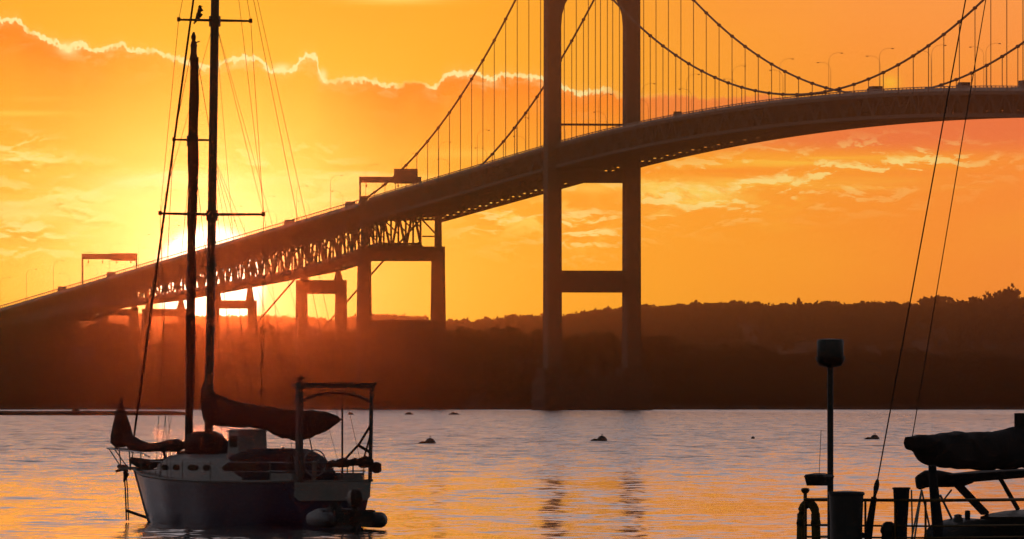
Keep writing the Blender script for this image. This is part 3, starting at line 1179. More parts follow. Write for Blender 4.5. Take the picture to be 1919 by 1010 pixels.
# vehicles on the deck
def vehicle(name, label, s, y, L, Wd, Hh, kind, rz=0):
    o = thing(name, label, 'vehicle', on_bridge(s, y, h_top(s) - 1.25), TANG + rz, 'vehicles crossing the bridge')
    if kind == 'car':
        MB().prism([(-L / 2, .35), (L / 2, .35), (L / 2, .8), (L * .25, .95), (-L * .5, .95)], -Wd / 2, Wd / 2).build('body', M['car_dark'], o)
        MB().prism([(-L * .42, .95), (L * .22, .95), (L * .05, Hh), (-L * .32, Hh)], -Wd / 2 + .12, Wd / 2 - .12).build('cabin', M['glass'], o)
    else:
        MB().box((-L / 2, -Wd / 2, .7), (L * .22, Wd / 2, Hh)).build('cargo_box', M['grey'], o)
        MB().prism([(L * .24, .5), (L / 2, .5), (L / 2, 1.5), (L * .42, Hh * .82), (L * .24, Hh * .82)], -Wd / 2 + .05, Wd / 2 - .05).build('cab', M['car_dark'], o)
    for sx in (-.32, .34):
        for sy in (-1, 1):
            MB().tube([(sx * L, sy * (Wd / 2 - .12), .36), (sx * L, sy * (Wd / 2 + .04), .36)], .36, 12).build('wheel', M['tyre'], o)


vehicle('delivery_truck', 'dark box truck on the bridge crest where the nearer cable leaves the deck', -281, 5.0, 5.2, 2.1, 2.1, 'truck')
vehicle('delivery_truck', 'dark truck on the bridge at the right edge of the photo', -402, 5.0, 5.6, 2.1, 2.3, 'truck', math.pi)
vehicle('van', 'dark van on the bridge where the farther cable meets the deck', -355, 5.6, 4.2, 1.9, 2.0, 'truck')
vehicle('car', 'dark car on the bridge just right of the tower', -112, 6.6, 3.4, 1.8, 2.1, 'car')
vehicle('van', 'dark van on the bridge left of the sign gantry with the raised box', 240, 6.4, 4.2, 1.9, 2.1, 'truck')
vehicle('van', 'dark van on the bridge ramp right of the sailboat masts', 316, 6.4, 4.2, 1.9, 2.1, 'truck')
vehicle('van', 'small dark van on the far ramp under the long low gantry', 560, 6.4, 4.2, 1.9, 2.2, 'truck')
vehicle('van', 'small dark van on the far ramp left of the long low gantry', 634, 6.4, 4.2, 1.9, 2.2, 'truck')


# ------------------------------------------------------------------ boats
class Frame:
    """A boat's frame: a runs to the bow, p to port, z up from the water."""
    def __init__(self, x, Z, ang):
        self.o = Vector(((x - CX) / FPX * Z, Z, 0))
        self.ang = ang
        self.d = (math.cos(ang), math.sin(ang))
        self.q = (-math.sin(ang), math.cos(ang))

    def loc(self, x, y, p=0.0):
        u = (x - CX) / FPX
        ox, oy = self.o.x + self.q[0] * p, self.o.y + self.q[1] * p
        a = (u * oy - ox) / (self.d[0] - u * self.d[1])
        return Vector((a, p, HC + (Y0 - y) / FPX * (oy + self.d[1] * a)))


def hull_mesh(L, secs, deck_z, nseg=24, draft=-.45):
    """secs: list of (a fraction, half breadth at deck, half breadth at waterline, sheer height)."""
    fr = [s[0] for s in secs]
    rings, deckl = [], []
    for i in range(nseg + 1):
        f = i / nseg
        bd = float(np.interp(f, fr, [s[1] for s in secs]))
        bw = float(np.interp(f, fr, [s[2] for s in secs]))
        z = float(np.interp(f, fr, [s[3] for s in secs]))
        a = L * f
        rake = lambda zz: -(1 - max(0, zz) / max(z, .1)) * (0.9 if f > .97 else .9 * max(0, (f - .75) / .25) ** 2)
        ring = []
        for t in (1, .8, .55, .28, 0):
            zz = z * t
            b = bw + (bd - bw) * (t ** .7)
            ring.append((a + rake(zz), b, zz))
        ring.append((a + rake(-.2), bw * .7, draft * .7))
        ring.append((a + rake(-.2), bw * .05, draft))
        left = [(x, -y, zz) for x, y, zz in reversed(ring)]
        rings.append(ring + left)
        deckl.append((a, bd, z))
    return rings, deckl


def build_sailboat():
    F = Frame(622, 384, math.atan2(.833, -.552))
    o = thing('sailboat', 'two-masted navy sailboat anchored in front of the setting sun with its sails stowed', 'sailboat', F.o, F.ang)
    L = 11.9
    secs = [(0, 1.50, 1.10, 1.42), (.15, 1.72, 1.50, 1.38), (.4, 1.92, 1.75, 1.38), (.62, 1.75, 1.45, 1.44), (.8, 1.20, .80, 1.54), (.92, .55, .25, 1.66), (1, .06, .03, 1.74)]
    rings, dl = hull_mesh(L, secs, 1.4)
    hb = MB()
    hb.loft(rings)
    hull = hb.build('hull', M['navy'], o, True)
    # gunwale, and bow stem whose white stands in for light reflected there
    for sy in (1, -1):
        MB().tube([(a, sy * (b + .02), z + .02) for a, b, z in dl], .05, 6).build('gunwale', M['cream'], o)
    m = MB()
    stem = []
    for i in range(8):
        t = i / 7
        stem.append((L + .03 - .9 * (1 - t) + .0, 0, 1.74 * t))
    m.tube(stem, .09, 6)
    m.build('stem', M['white'], o)
    MB().loft([[(a, b - .06, z + .035), (a, -b + .06, z + .035), (a, -b + .06, z - .04), (a, b - .06, z - .04)] for a, b, z in dl[:-1]]).build('deck', M['cream'], o)
    # pale transom upper panel with rounded lower edge
    MB().prism([(-1.42, .92), (-1.3, .8), (1.3, .8), (1.42, .92), (1.45, 1.40), (-1.45, 1.40)], -.05, .02, 0).build('transom', M['white'], o)
    MB().box((-.45, -.5, .06), (.02, .5, .14)).build('swim_step', M['cream'], o)
    # cabin trunk with ports
    tr = []
    for a, b, zt in ((3.4, 1.28, 2.14), (5.2, 1.30, 2.22), (7.2, 1.18, 2.24), (8.8, .95, 2.20), (9.75, .62, 2.02), (10.0, .5, 1.7)):
        tr.append([(a, b, 1.38), (a, b - .12, zt - .12), (a, b - .3, zt), (a, 0, zt + .08), (a, -b + .3, zt), (a, -b + .12, zt - .12), (a, -b, 1.38)])
    trunk = MB().loft(tr).build('cabin_trunk', M['white'], o, True)
    for sy in (1, -1):
        for a, w, b0 in ((4.3, .26, 1.29), (5.6, .16, 1.27), (6.5, .30, 1.21), (7.7, .16, 1.11), (8.6, .14, .98)):
            zc = 1.82
            ys = sy * (b0 - .035)
            m = MB()
            pts = [(a + w * .8 * math.cos(t) * 1.3, zc + .10 * math.sin(t)) for t in np.linspace(0, 2 * math.pi, 13)[:-1]]
            m.prism(pts, ys - .03 * sy, ys + .025 * sy)
            m.build('portlight', M['glass'], trunk)
    MB().box((8.2, -.3, 2.22), (8.9, .3, 2.36)).build('hatch', M['glass'], trunk)
    # raised companionway box
    db = MB()
    db.loft([[(4.72, .55, 2.1), (4.72, -.55, 2.1), (5.42, -.55, 2.1), (5.42, .55, 2.1)], [(4.76, .53, 2.98), (4.76, -.53, 2.98), (5.36, -.52, 2.98), (5.36, .52, 2.98)],
             [(4.74, .56, 3.0), (4.74, -.56, 3.0), (5.4, -.56, 3.0), (5.4, .56, 3.0)], [(4.76, .5, 3.07), (4.76, -.5, 3.07), (5.36, -.5, 3.07), (5.36, .5, 3.07)]])
    dh = db.build('doghouse', M['white'], o)
    MB().box((5.38, -.38, 2.5), (5.412, .38, 2.86)).build('doghouse_window', M['glass'], dh)
    MB().box((4.85, .545, 2.5), (5.25, .572, 2.86)).build('doghouse_window', M['glass'], dh)
    # cockpit dodger
    dg = []
    for a, w, z in ((4.5, 1.20, 2.30), (3.6, 1.25, 2.46), (2.6, 1.25, 2.44), (2.05, 1.24, 2.25), (1.65, 1.2, 1.9), (1.35, 1.15, 1.46)):
        dg.append([(a, w, 1.38), (a, w, 1.38 + (z - 1.38) * .6), (a, w - .15, z - .12), (a, w * .6, z), (a, -w * .6, z), (a, -w + .15, z - .12), (a, -w, 1.38 + (z - 1.38) * .6), (a, -w, 1.38)])
    dd = MB().loft(dg).build('dodger', M['blue_canvas'], o, True)
    for sy in (1, -1):
        MB().prism([(2.5, 1.75), (3.9, 1.75), (3.9, 2.1), (2.7, 2.1)], sy * 1.245, sy * 1.268).build('dodger_window', M['glass'], dd)
    # cockpit coamings, wheel
    for sy in (1, -1):
        MB().box((.25, sy * 1.25 - .1, 1.38), (1.6, sy * 1.25 + .1, 1.68)).build('coaming', M['white'], o)
    w = MB()
    ring = [(1.0, .42 * math.cos(t), 2.0 + .42 * math.sin(t)) for t in np.linspace(0, 2 * math.pi, 21)]
    w.tube(ring, .022, 6)
    for k in range(5):
        t = k * 2 * math.pi / 5
        w.bar((1.0, 0, 2.0), (1.0, .42 * math.cos(t), 2.0 + .42 * math.sin(t)), .02)
    w.tube([(1.1, 0, 1.4), (1.05, 0, 2.05)], [.09, .07], 8)
    w.build('steering_wheel', M['stainless'], o)

    # masts
    def mast(base_px, base_y, top, rad, name):
        b = F.loc(*base_px)
        b.z = 2.2
        m = MB()
        pts = [b + (top - b) * t for t in (0, .2, .45, .7, .9, 1)]
        m.tube(pts, [rad * q for q in (1.0, 1.0, 1.0, .97, .9, .8)], 12)
        return b, m.build(name, M['spar'], o, True)
    top_main = F.loc(403, 0) + (F.loc(403, 0) - F.loc(390.5, 800)) * .38
    top_main.z = 22.8
    mb_, main = mast((390.5, 800), 800, top_main, .140, 'mainmast')
    top_fore = F.loc(363, 84)
    fb_, fore = mast((353, 800), 800, top_fore, .125, 'foremast')

    def on_main(z):
        return mb_ + (top_main - mb_) * ((z - mb_.z) / (top_main.z - mb_.z))

    def on_fore(z):
        return fb_ + (top_fore - fb_) * ((z - fb_.z) / (top_fore.z - fb_.z))
    # furled sail hoisted up the foremast
    fs = []
    rr = []
    for z in np.linspace(2.9, top_fore.z - .4, 26):
        p = on_fore(z)
        fs.append((p.x - .05, p.y + .015 * math.sin(z * 2.1), z))
        rr.append(.14 + .012 * math.sin(z * 3.3) + .015 * math.sin(z * 1.1 + 1) + (.02 if z > 9.5 else 0))
    MB().tube(fs, rr, 10).build('furled_sail', M['canvas'], o, True)
    # masthead instruments on the foremast
    m = MB()
    tp = top_fore
    m.tube([tp + Vector((0, 0, -.05)), tp + Vector((0, 0, .12))], [.12, .08], 10)
    m.tube([tp + Vector((0, 0, .1)), tp + Vector((.02, 0, .26)), tp + Vector((0, 0, .42))], [.05, .085, .03], 10)
    m.bar(tp + Vector((0, 0, .05)), tp + Vector((0, -.22, .12)), .035)
    m.build('masthead_light', M['black'], fore)
    # spreaders
    def spreader(c, half, lift, r, par, sag=0.0):
        mm = MB()
        for sy in (1, -1):
            mm.tube([c, c + Vector((0, sy * half * .5, lift * .5 + sag)), c + Vector((0, sy * half, lift))], [r, r * .9, r * .75], 8)
            mm.tube([c + Vector((0, sy * half, lift - .06)), c + Vector((0, sy * half, lift + .08))], r * 1.4, 6)
        mm.tube([c + Vector((0, 0, -.2)), c + Vector((0, 0, .14))], .19, 10)
        mm.build('spreader', M['spar'], par)
        return [c + Vector((0, sy * half, lift)) for sy in (1, -1)]
    up = spreader(on_main(F.loc(401, 38).z), 1.38, .0, .045, main)
    lo = spreader(on_main(F.loc(394, 402).z), 1.98, .02, .05, main)
    fo = spreader(on_fore(F.loc(361, 262).z), .72, .0, .04, fore)
    # standing rigging: each wire a part
    def wire(name, pts, r=.012, mt='rope'):
        MB().tube(pts, r, 6).build(name, M[mt], o)
    ch = [Vector((7.1, 1.78, 1.45)), Vector((7.1, -1.78, 1.45))]
    for k in (0, 1):
        wire('shroud', [top_main, up[k], lo[k], ch[k]], .009)
        wire('shroud', [on_main(16.4), lo[k], ch[k] + Vector((-.25, 0, 0))], .008)
        wire('shroud', [on_main(10.0), ch[k] + Vector((.5, 0, 0))], .008)
        wire('shroud', [on_fore(15.8), fo[k], Vector((8.6, (1, -1)[k] * 1.3, 1.5))], .011)
        wire('shroud', [on_fore(12.4), Vector((8.2, (1, -1)[k] * 1.4, 1.5))], .010)
        wire('backstay', [top_main, Vector((.15, (1, -1)[k] * 1.3, 1.6))], .008)
        wire('running_stay', [on_main(16.4), Vector((2.0, (1, -1)[k] * 1.7, 1.5))], .006)
    # thick forestay with a roller-furled jib
    s0, s1 = F.loc(247, 848), top_main
    pts = [s0 + (s1 - s0) * t for t in np.linspace(0, 1, 14)]
    MB().tube(pts, [.025] + [.045 - .016 * t for t in np.linspace(0, 1, 13)], 8).build('forestay', M['canvas'], o, True)
    # mainsail under its cover on the boom
    g0 = on_main(3.35) + Vector((-.1, 0, 0))
    tip = F.loc(634, 788, -1.0)
    MB().tube([g0, g0 + (tip - g0) * .5, tip], [.09, .085, .07], 10).build('boom', M['spar'], o, True)
    ups = [(384, 712), (398, 733), (420, 745), (446, 751), (470, 756), (500, 761), (530, 766), (560, 768), (590, 769), (612, 771), (628, 777), (636, 783)]
    dns = [(384, 792), (398, 797), (420, 800), (446, 801), (470, 802), (500, 805), (530, 822), (560, 827), (590, 818), (612, 808), (628, 797), (636, 790)]
    xs_ = np.arange(384, 637, 6.3)
    ups = [(float(x), float(np.interp(x, [u[0] for u in ups], [u[1] for u in ups])) + 2.6 * mnoise.noise((x / 17.0, 1, 0)) + 1.8 * max(0.0, math.cos((x - 384) / 21.0 * math.pi)) ** 8) for x in xs_]
    dns = [(float(x), float(np.interp(x, [u[0] for u in dns], [u[1] for u in dns])) + 3.0 * mnoise.noise((x / 14.0, 5, 0)) - 1.8 * max(0.0, math.cos((x - 384) / 21.0 * math.pi)) ** 8) for x in xs_]
    rings = []
    for i, (a, b) in enumerate(zip(ups, dns)):
        q = i / (len(ups) - 1)
        p = -1.0 * max(0, (a[0] - 390)) / 245
        t_, b_ = F.loc(a[0], a[1], p), F.loc(b[0], b[1], p)
        c, h = (t_ + b_) / 2, (t_.z - b_.z) / 2
        wd = .10 + .16 * math.sin(math.pi * min(1, q * 1.1 + .12))
        ring = []
        for k in range(12):
            th = 2 * math.pi * k / 12
            f = 1 + .20 * mnoise.noise((q * 14, math.cos(th) * 1.5, math.sin(th) * 1.5))
            ring.append((c.x + .02 * math.sin(k), c.y + wd * math.cos(th) * f, c.z + h * math.sin(th) * (1 if abs(math.sin(th)) > .9 else f)))
        rings.append(ring)
    MB().loft(rings).build('mainsail_cover', M['canvas'], o, True)
    for a in (440, 480, 520, 560, 600):
        p = -1.0 * (a - 390) / 245
        c = F.loc(a, 775, p)
        wire('lazy_line', [c, on_main(12.0)], .007)
    wire('topping_lift', [tip, top_main], .009)
    wire('mainsheet', [tip + (g0 - tip) * .25, Vector((1.2, -.2, 1.6))], .02)
    # dark sail bag heaped at the foot of the masts
    m = MB()
    c0 = F.loc(386, 842, .35)
    rings = []
    for i, (a, hh, ww) in enumerate(((-.95, .25, .25), (-.8, .62, .45), (-.3, .82, .52), (.3, .80, .5), (.72, .74, .42), (.9, .3, .22))):
        ring = []
        for k in range(10):
            th = 2 * math.pi * k / 10
            f = 1 + .12 * mnoise.noise((i * 1.3, math.cos(th), math.sin(th)))
            ring.append((c0.x + a, c0.y + ww * math.cos(th) * f, 2.22 + hh * (.5 + .5 * math.sin(th)) * f))
        rings.append(ring)
    m.loft(rings)
    m.build('sail_bag', M['canvas'], o, True)
    # bow: platform, pulpit, hoisted jib bag, sail bundle, anchor
    MB().prism([(11.3, -.32), (12.75, -.16), (12.8, 0), (12.75, .16), (11.3, .32)], 1.72, 1.82, 2).build('bow_platform', M['spar'], o)
    tipr = F.loc(207, 840)
    m = MB()
    for sy in (1, -1):
        m.tube([tipr, tipr + Vector((-.15, sy * .22, .0)), Vector((12.2, sy * .36, 2.36)), Vector((11.0, sy * .75, 2.34)), Vector((9.7, sy * 1.18, 2.30)), Vector((8.9, sy * 1.35, 2.16))], .028, 8)
        m.tube([Vector((12.55, sy * .18, 1.8)), Vector((12.5, sy * .28, 2.38))], .022, 6)
        m.tube([Vector((11.2, sy * .66, 1.7)), Vector((11.2, sy * .69, 2.34))], .022, 6)
        m.tube([Vector((9.7, sy * 1.16, 1.6)), Vector((9.7, sy * 1.18, 2.30))], .022, 6)
        m.tube([tipr + Vector((-.05, sy * .1, 0)), Vector((12.7, sy * .12, 1.85))], .02, 6)
    m.build('bow_pulpit', M['stainless'], o)
    cb = F.loc(226, 840, .1)
    m = MB()
    rings = []
    for z, r, ox in ((2.45, .18, .05), (2.6, .42, 0), (2.85, .44, -.05), (3.15, .36, -.06), (3.5, .25, .0), (3.8, .14, .0), (4.05, .04, .02)):
        ring = []
        for k in range(12):
            th = 2 * math.pi * k / 12
            f = 1 + .16 * mnoise.noise((z * 2, math.cos(th) * 1.2, math.sin(th) * 1.2))
            ring.append((cb.x + ox + r * 1.25 * math.cos(th) * f, cb.y + r * .55 * math.sin(th) * f, z))
        rings.append(ring)
    m.loft(rings)
    m.build('jib_bag', M['canvas'], o, True)
    pts, rr = [], []
    for x, y, r in ((236, 818, .16), (250, 832, .24), (262, 836, .20), (280, 839, .15), (300, 837, .15), (318, 835, .20), (332, 834, .21), (344, 835, .12)):
        pts.append(F.loc(x, y, .35))
        rr.append(r)
    MB().tube(pts, rr, 10).build('staysail_bundle', M['canvas'], o, True)
    m = MB()
    m.tube([F.loc(305, 840, .35), Vector((9.7, .2, 2.0)), Vector((9.7, .2, 1.6))], .06, 8)
    m.build('staysail_boom_crutch', M['spar'], o)
    pts = [F.loc(x, y, .3) for x, y in ((246, 862), (262, 868), (285, 870), (310, 866), (322, 861))]
    MB().tube(pts, [.1, .17, .15, .12, .06], 8).build('lashed_sail', M['canvas'], o, True)
    m = MB()
    a0 = F.loc(222, 874)
    m.tube([a0, a0 + Vector((-.5, 0, -.02))], [.06, .08], 8)
    m.tube([a0 + Vector((-.35, 0, 0)), a0 + Vector((-.5, 0, -.25)), a0 + Vector((-.35, 0, -.5))], [.07, .10, .03], 8)
    m.tube([a0 + Vector((-.2, .22, -.16)), a0 + Vector((-.25, 0, -.1)), a0 + Vector((-.2, -.22, -.16))], .05, 6)
    m.build('anchor', M['rope'], o)
    for dx, px in ((0, 232), (.1, 236)):
        wire('anchor_chain', [F.loc(px, 884), F.loc(px + 3, 915), F.loc(px + 5, 975)], .028 - dx * .05)
    wire('bobstay', [F.loc(238, 957), F.loc(252, 962), F.loc(276, 970)], .05)
    # lifelines and stanchions
    for sy in (1, -1):
        tops = []
        for a in (1.2, 2.6, 4.4, 6.2, 7.8, 9.0):
            b = float(np.interp(a / L, [s[0] for s in secs], [s[1] for s in secs])) - .06
            tops.append(Vector((a, sy * b, 2.02)))
            MB().tube([(a, sy * b, 1.4), (a, sy * b, 2.04)], .016, 6).build('stanchion', M['stainless'], o)
        wire('lifeline', tops, .009, 'stainless')
        wire('lifeline', [t - Vector((0, 0, .3)) for t in tops], .008, 'stainless')
    # stern pushpit
    m = MB()
    for z in (2.02, 1.74):
        m.tube([(1.3, 1.58, z), (.4, 1.5, z), (.05, 1.3, z), (0, 0, z), (.05, -1.3, z), (.4, -1.5, z), (1.3, -1.58, z)], .02, 6)
    for a, p in ((1.2, 1.57), (.1, 1.28), (.02, .6), (.02, -.6), (.1, -1.28), (1.2, -1.57)):
        m.tube([(a, p, 1.4), (a, p, 2.03)], .02, 6)
    m.build('stern_pushpit', M['stainless'], o)
    # stern arch with a flat panel on top
    ar = MB()
    zt = F.loc(630, 727).z
    p_l, p_m, p_r = F.loc(563, 760).x, 0, 0
    ar.box((-.05, 1.12, 1.42), (.14, 1.30, zt + .1))
    ar.build('arch_post', M['grey'], o)
    MB().tube([(.05, -1.48, 1.42), (.05, -1.52, 3.0), (.05, -1.54, zt)], .065, 8).build('arch_post', M['grey'], o)
    MB().tube([(.35, -.62, 1.5), (.35, -.62, zt)], .032, 8).build('arch_post', M['grey'], o)
    m = MB()
    pts = []
    for t in np.linspace(0, 1, 13):
        pp = 1.15 - 2.65 * t
        pts.append((.05, pp, zt - .46 + .30 * math.sin(math.pi * min(1, max(0, t))) ** .7))
    m.tube(pts, .045, 8)
    m.tube([(.05, -.9, zt - .17), (.05, -.7, zt - .02)], .03, 6)
    m.tube([(.05, .5, zt - .17), (.05, .3, zt - .02)], .03, 6)
    m.build('arch_hoop', M['grey'], o)
    MB().box((-.22, -1.53, zt), (.36, 1.30, zt + .13)).build('solar_panel', M['slate'], o)
    MB().box((-.24, -1.55, zt + .13), (.38, 1.32, zt + .165)).build('panel_rim', M['grey'], o)
    m = MB()
    m.tube([(.05, 1.2, zt + .16), (.05, 1.2, zt + .34)], .09, 10)
    m.box((-.02, .97, zt + .28), (.12, 1.42, zt + .36))
    m.build('antenna', M['black'], o)
    # tackle, outboard and gear at the stern
    wire('tackle', [(.05, -1.5, 3.2), (.1, -1.1, 2.6), (.3, -.45, 1.9)], .04)
    wire('tackle', [(.05, -1.5, 2.9), (.05, -1.2, 2.0)], .03)
    wire('tackle', [(.1, -1.1, 2.55), (.1, -1.5, 2.35)], .05)
    m = MB()
    for p, r, z in ((-1.35, .20, 2.0), (-.95, .13, 2.0), (-.5, .16, 1.98), (-.1, .12, 1.95)):
        m.tube([(.1, p + .22, z), (.1, p, z + .04), (.1, p - .22, z)], [r * .8, r, r * .7], 8)
    m.build('rail_bundle', M['canvas'], o, True)
    m = MB()
    m.tube([(.9, .95, 1.6), (.92, .95, 2.1), (.95, .93, 2.25)], [.2, .17, .08], 8)
    m.tube([(.95, .93, 2.2), (1.2, 1.1, 2.5)], .03, 6)
    m.build('winch', M['black'], o, True)
    MB().lathe((-.12, -1.62, 1.85), [(.05, -.18), (.16, -.12), (.16, .12), (.05, .18)], 12).build('lifebuoy', M['canvas'], o)
    return F, on_main, up


SF, on_main, up_spr = build_sailboat()


def build_bird():
    p = SF.loc(372.5, 37)
    loc = SF.o + Vector((SF.d[0] * p.x, SF.d[1] * p.x, 0))
    o = thing('bird', 'dark bird perched upright on the upper spreader of the mainmast', 'bird', (loc.x, loc.y, p.z + .05), R(8))
    m = MB()
    pts = [(-.12, 0, -.14), (-.075, 0, -.03), (-.015, 0, .07), (.035, 0, .16), (.05, 0, .24), (.035, 0, .33), (.03, 0, .395), (.032, 0, .43)]
    m.tube(pts, [.028, .05, .088, .112, .105, .062, .050, .018], 12, .85)
    m.build('body', M['feather'], o, True)
    MB().tube([(.06, 0, .40), (.10, 0, .395), (.125, 0, .37)], [.018, .012, .004], 6).build('beak', M['rope'], o)
    for sy in (1, -1):
        MB().tube([(.03, sy * .085, .27), (-.03, sy * .095, .10), (-.10, sy * .05, -.08)], [.04, .055, .012], 8, .5).build('wing', M['feather'], o, True)
        MB().tube([(.02, sy * .035, .06), (.02, sy * .035, -.05)], .012, 5).build('leg', M['rope'], o)
    MB().prism([(-.07, .02), (-.05, -.04), (-.15, -.20), (-.18, -.16)], -.035, .035).build('tail', M['feather'], o)


build_bird()


def build_dinghy():
    Z = 374.0
    o = thing('inflatable_dinghy', 'grey inflatable dinghy with a tilted outboard tied at the sailboat stern', 'dinghy', ((645 - CX) / FPX * Z, Z, 0), R(104))
    r = .25
    m = MB()
    for sy in (1,):
        pass
    pts = [(-1.75, .80, .30), (-1.45, .80, .30), (0, .80, .30), (.9, .76, .32), (1.45, .5, .38), (1.65, 0, .42), (1.45, -.5, .38), (.9, -.76, .32), (0, -.80, .30), (-1.45, -.80, .30), (-1.75, -.80, .30)]
    m.tube(pts, [.10, r, r, r, r, r, r, r, r, r, .10], 14)
    m.build('tube', M['rubber'], o, True)
    MB().box((-1.35, -.6, .10), (1.2, .6, .17)).build('floor', M['grey'], o)
    MB().box((-1.32, -.62, .12), (-1.26, .62, .62)).build('transom', M['slate'], o)
    MB().box((-.2, -.64, .40), (.1, .64, .45)).build('seat', M['grey'], o)
    e = MB()
    e.loft([[(-1.62, -.15, .72), (-1.62, .15, .72), (-1.2, .14, .72), (-1.2, -.14, .72)], [(-1.68, -.19, .95), (-1.68, .19, .95), (-1.12, .18, .95), (-1.12, -.18, .95)],
            [(-1.62, -.17, 1.16), (-1.62, .17, 1.16), (-1.16, .16, 1.14), (-1.16, -.16, 1.14)], [(-1.5, -.1, 1.24), (-1.5, .1, 1.24), (-1.25, .1, 1.22), (-1.25, -.1, 1.22)]])
    ob = e.build('outboard', M['black'], o, True)
    MB().tube([(-1.42, 0, .75), (-1.46, 0, .3), (-1.5, 0, -.25)], [.12, .09, .06], 8).build('outboard_leg', M['black'], ob)
    MB().tube([(-1.2, .05, .9), (-.75, .12, .98)], .03, 6).build('tiller', M['black'], ob)
    for p in (.80, -.80):
        MB().lathe((-.6, p, .55), [(.05, -.02), (.06, .0), (.04, .05)], 8).build('oarlock', M['black'], o)
    m = MB()
    m.tube([(-.9, .45, .42), (-.5, .4, .62), (-.1, .42, .45)], [.18, .26, .15], 8)
    m.build('fuel_bag', M['canvas'], o, True)


build_dinghy()


def build_right_boat():
    F = Frame(1620, 225, math.atan2(.8, .6))
    o = thing('cruising_yacht', 'dark yacht at lower right, its stern rail and covered boom cut off by the frame', 'yacht', F.o, F.ang)
    L = 13.0
    secs = [(0, 1.55, 1.2, 1.22), (.15, 1.8, 1.6, 1.18), (.45, 2.0, 1.85, 1.2), (.7, 1.65, 1.3, 1.3), (.88, .8, .4, 1.45), (1, .06, .03, 1.55)]
    rings, dl = hull_mesh(L, secs, 1.2)
    MB().loft(rings).build('hull', M['navy'], o, True)
    MB().loft([[(a, b - .05, z + .03), (a, -b + .05, z + .03), (a, -b + .05, z - .04), (a, b - .05, z - .04)] for a, b, z in dl[:-1]]).build('deck', M['cream'], o)

    def P(x, y, p): return F.loc(x, y, p)

    def wire(name, pts, r=.012, mt='rope'):
        return MB().tube(pts, r, 6).build(name, M[mt], o)
    # stern rail round the transom: top rail, lower rail, stanchions
    zr = P(1620, 937, 0).z
    zl = P(1620, 985, 0).z
    m = MB()
    for z, r in ((zr, .03), (zl, .018), (zl - .22, .018)):
        m.tube([(1.7, 1.72, z), (.25, 1.55, z), (.03, 1.4, z), (0, 0, z), (.03, -1.4, z), (.25, -1.55, z), (1.7, -1.72, z), (3.6, -1.85, z)], r, 8)
    m.build('stern_rail', M['brass'], o, True)
    for a, p in ((.02, 1.38), (.0, .5), (.0, -.02), (.0, -.7), (.02, -1.38), (1.6, 1.7)):
        MB().tube([(a, p, 1.2), (a, p, zr)], .022, 8).build('stanchion', M['brass'], o)
    # pole with drum radome
    pc = P(1556, 800, .62)
    pz0, pz1 = 1.2, P(1556, 686, .62).z
    MB().tube([(pc.x, .62, pz0), (pc.x, .62, pz1)], .058, 12).build('radome_pole', M['slate'], o, True)
    zb, zc, zt = P(1556, 688, .62).z, P(1556, 668, .62).z, P(1556, 636, .62).z
    rad = MB().lathe((pc.x, .62, 0), [(.11, zb), (.21, zb + .03), (.262, zb + .11), (.285, zc - .03), (.28, zc)], 24).build('radome_base', M['black'], o, True)
    MB().lathe((pc.x, .62, 0), [(.235, zc), (.25, zc + .02), (.255, zt - .04), (.235, zt), (.02, zt + .015)], 24).build('radome', M['grey'], o, True)
    # finial post at the corner and horseshoe lifebuoy
    ft = P(1509, 915, 1.45)
    m = MB()
    m.tube([(ft.x, 1.45, 1.2), (ft.x, 1.45, ft.z - .09)], .035, 8)
    m.lathe((ft.x, 1.45, ft.z - .10), [(.035, 0), (.07, .03), (.085, .07), (.07, .10), (.03, .11)], 12)
    m.build('corner_post', M['brass'], o)
    # turnbuckle and covered foot of the backstay
    m = MB()
    m.tube([P(1624, 1010, -.2) + Vector((0, 0, -.25)), P(1631, 975, -.2), P(1638, 932, -.2)], [.075, .068, .055], 10)
    m.build('backstay_cover', M['canvas'], o, True)
    mast_a = P(2000, 600, 0).x
    btop = Vector((mast_a, 0, P(2000, -1037, 0).z))
    ltop = Vector((mast_a, 0, P(2000, -906, 0).z))
    b0 = P(1638, 935, -.2)
    b1 = b0 + (btop - b0) * .012
    wire('backstay', [b0, btop], .014)
    MB().tube([b0 + (btop - b0) * t for t in (0, .004, .010, .014, .018)], [.03, .03, .052, .05, .025], 8).build('turnbuckle', M['rope'], o, True)
    # mast, boom and sail cover
    MB().tube([(mast_a, 0, 1.2), (mast_a, 0, 22.5)], .11, 12).build('mast', M['spar'], o, True)
    e0 = P(1708, 830, 0)
    wire('topping_lift', [e0 + Vector((.02, 0, .08)), ltop], .010)
    MB().tube([(e0.x + .1, 0, e0.z - .08), (mast_a - .12, 0, e0.z - .02)], .09, 10).build('boom', M['spar'], o)
    prof2 = [(1703, 818, 842), (1712, 817, 846), (1722, 814, 846), (1728, 814, 862), (1740, 815, 873), (1765, 813, 876), (1790, 809, 878), (1815, 807, 880), (1850, 810, 880),
             (1880, 807, 879), (1900, 802, 879), (1919, 799, 878), (1950, 790, 876), (1985, 770, 874)]
    fine = []
    for x in np.arange(1703, 1986, 7.0):
        tie = 1.6 * max(0.0, math.cos((x - 1703) / 27.0 * math.pi)) ** 8
        fine.append((float(x), float(np.interp(x, [p[0] for p in prof2], [p[1] for p in prof2])) + 2.0 * mnoise.noise((x / 19.0, 3, 0)) + tie * (x > 1730),
                     float(np.interp(x, [p[0] for p in prof2], [p[2] for p in prof2])) + 2.4 * mnoise.noise((x / 15.0, 9, 0)) - tie * (x > 1745)))
    prof2 = fine
    rings = []
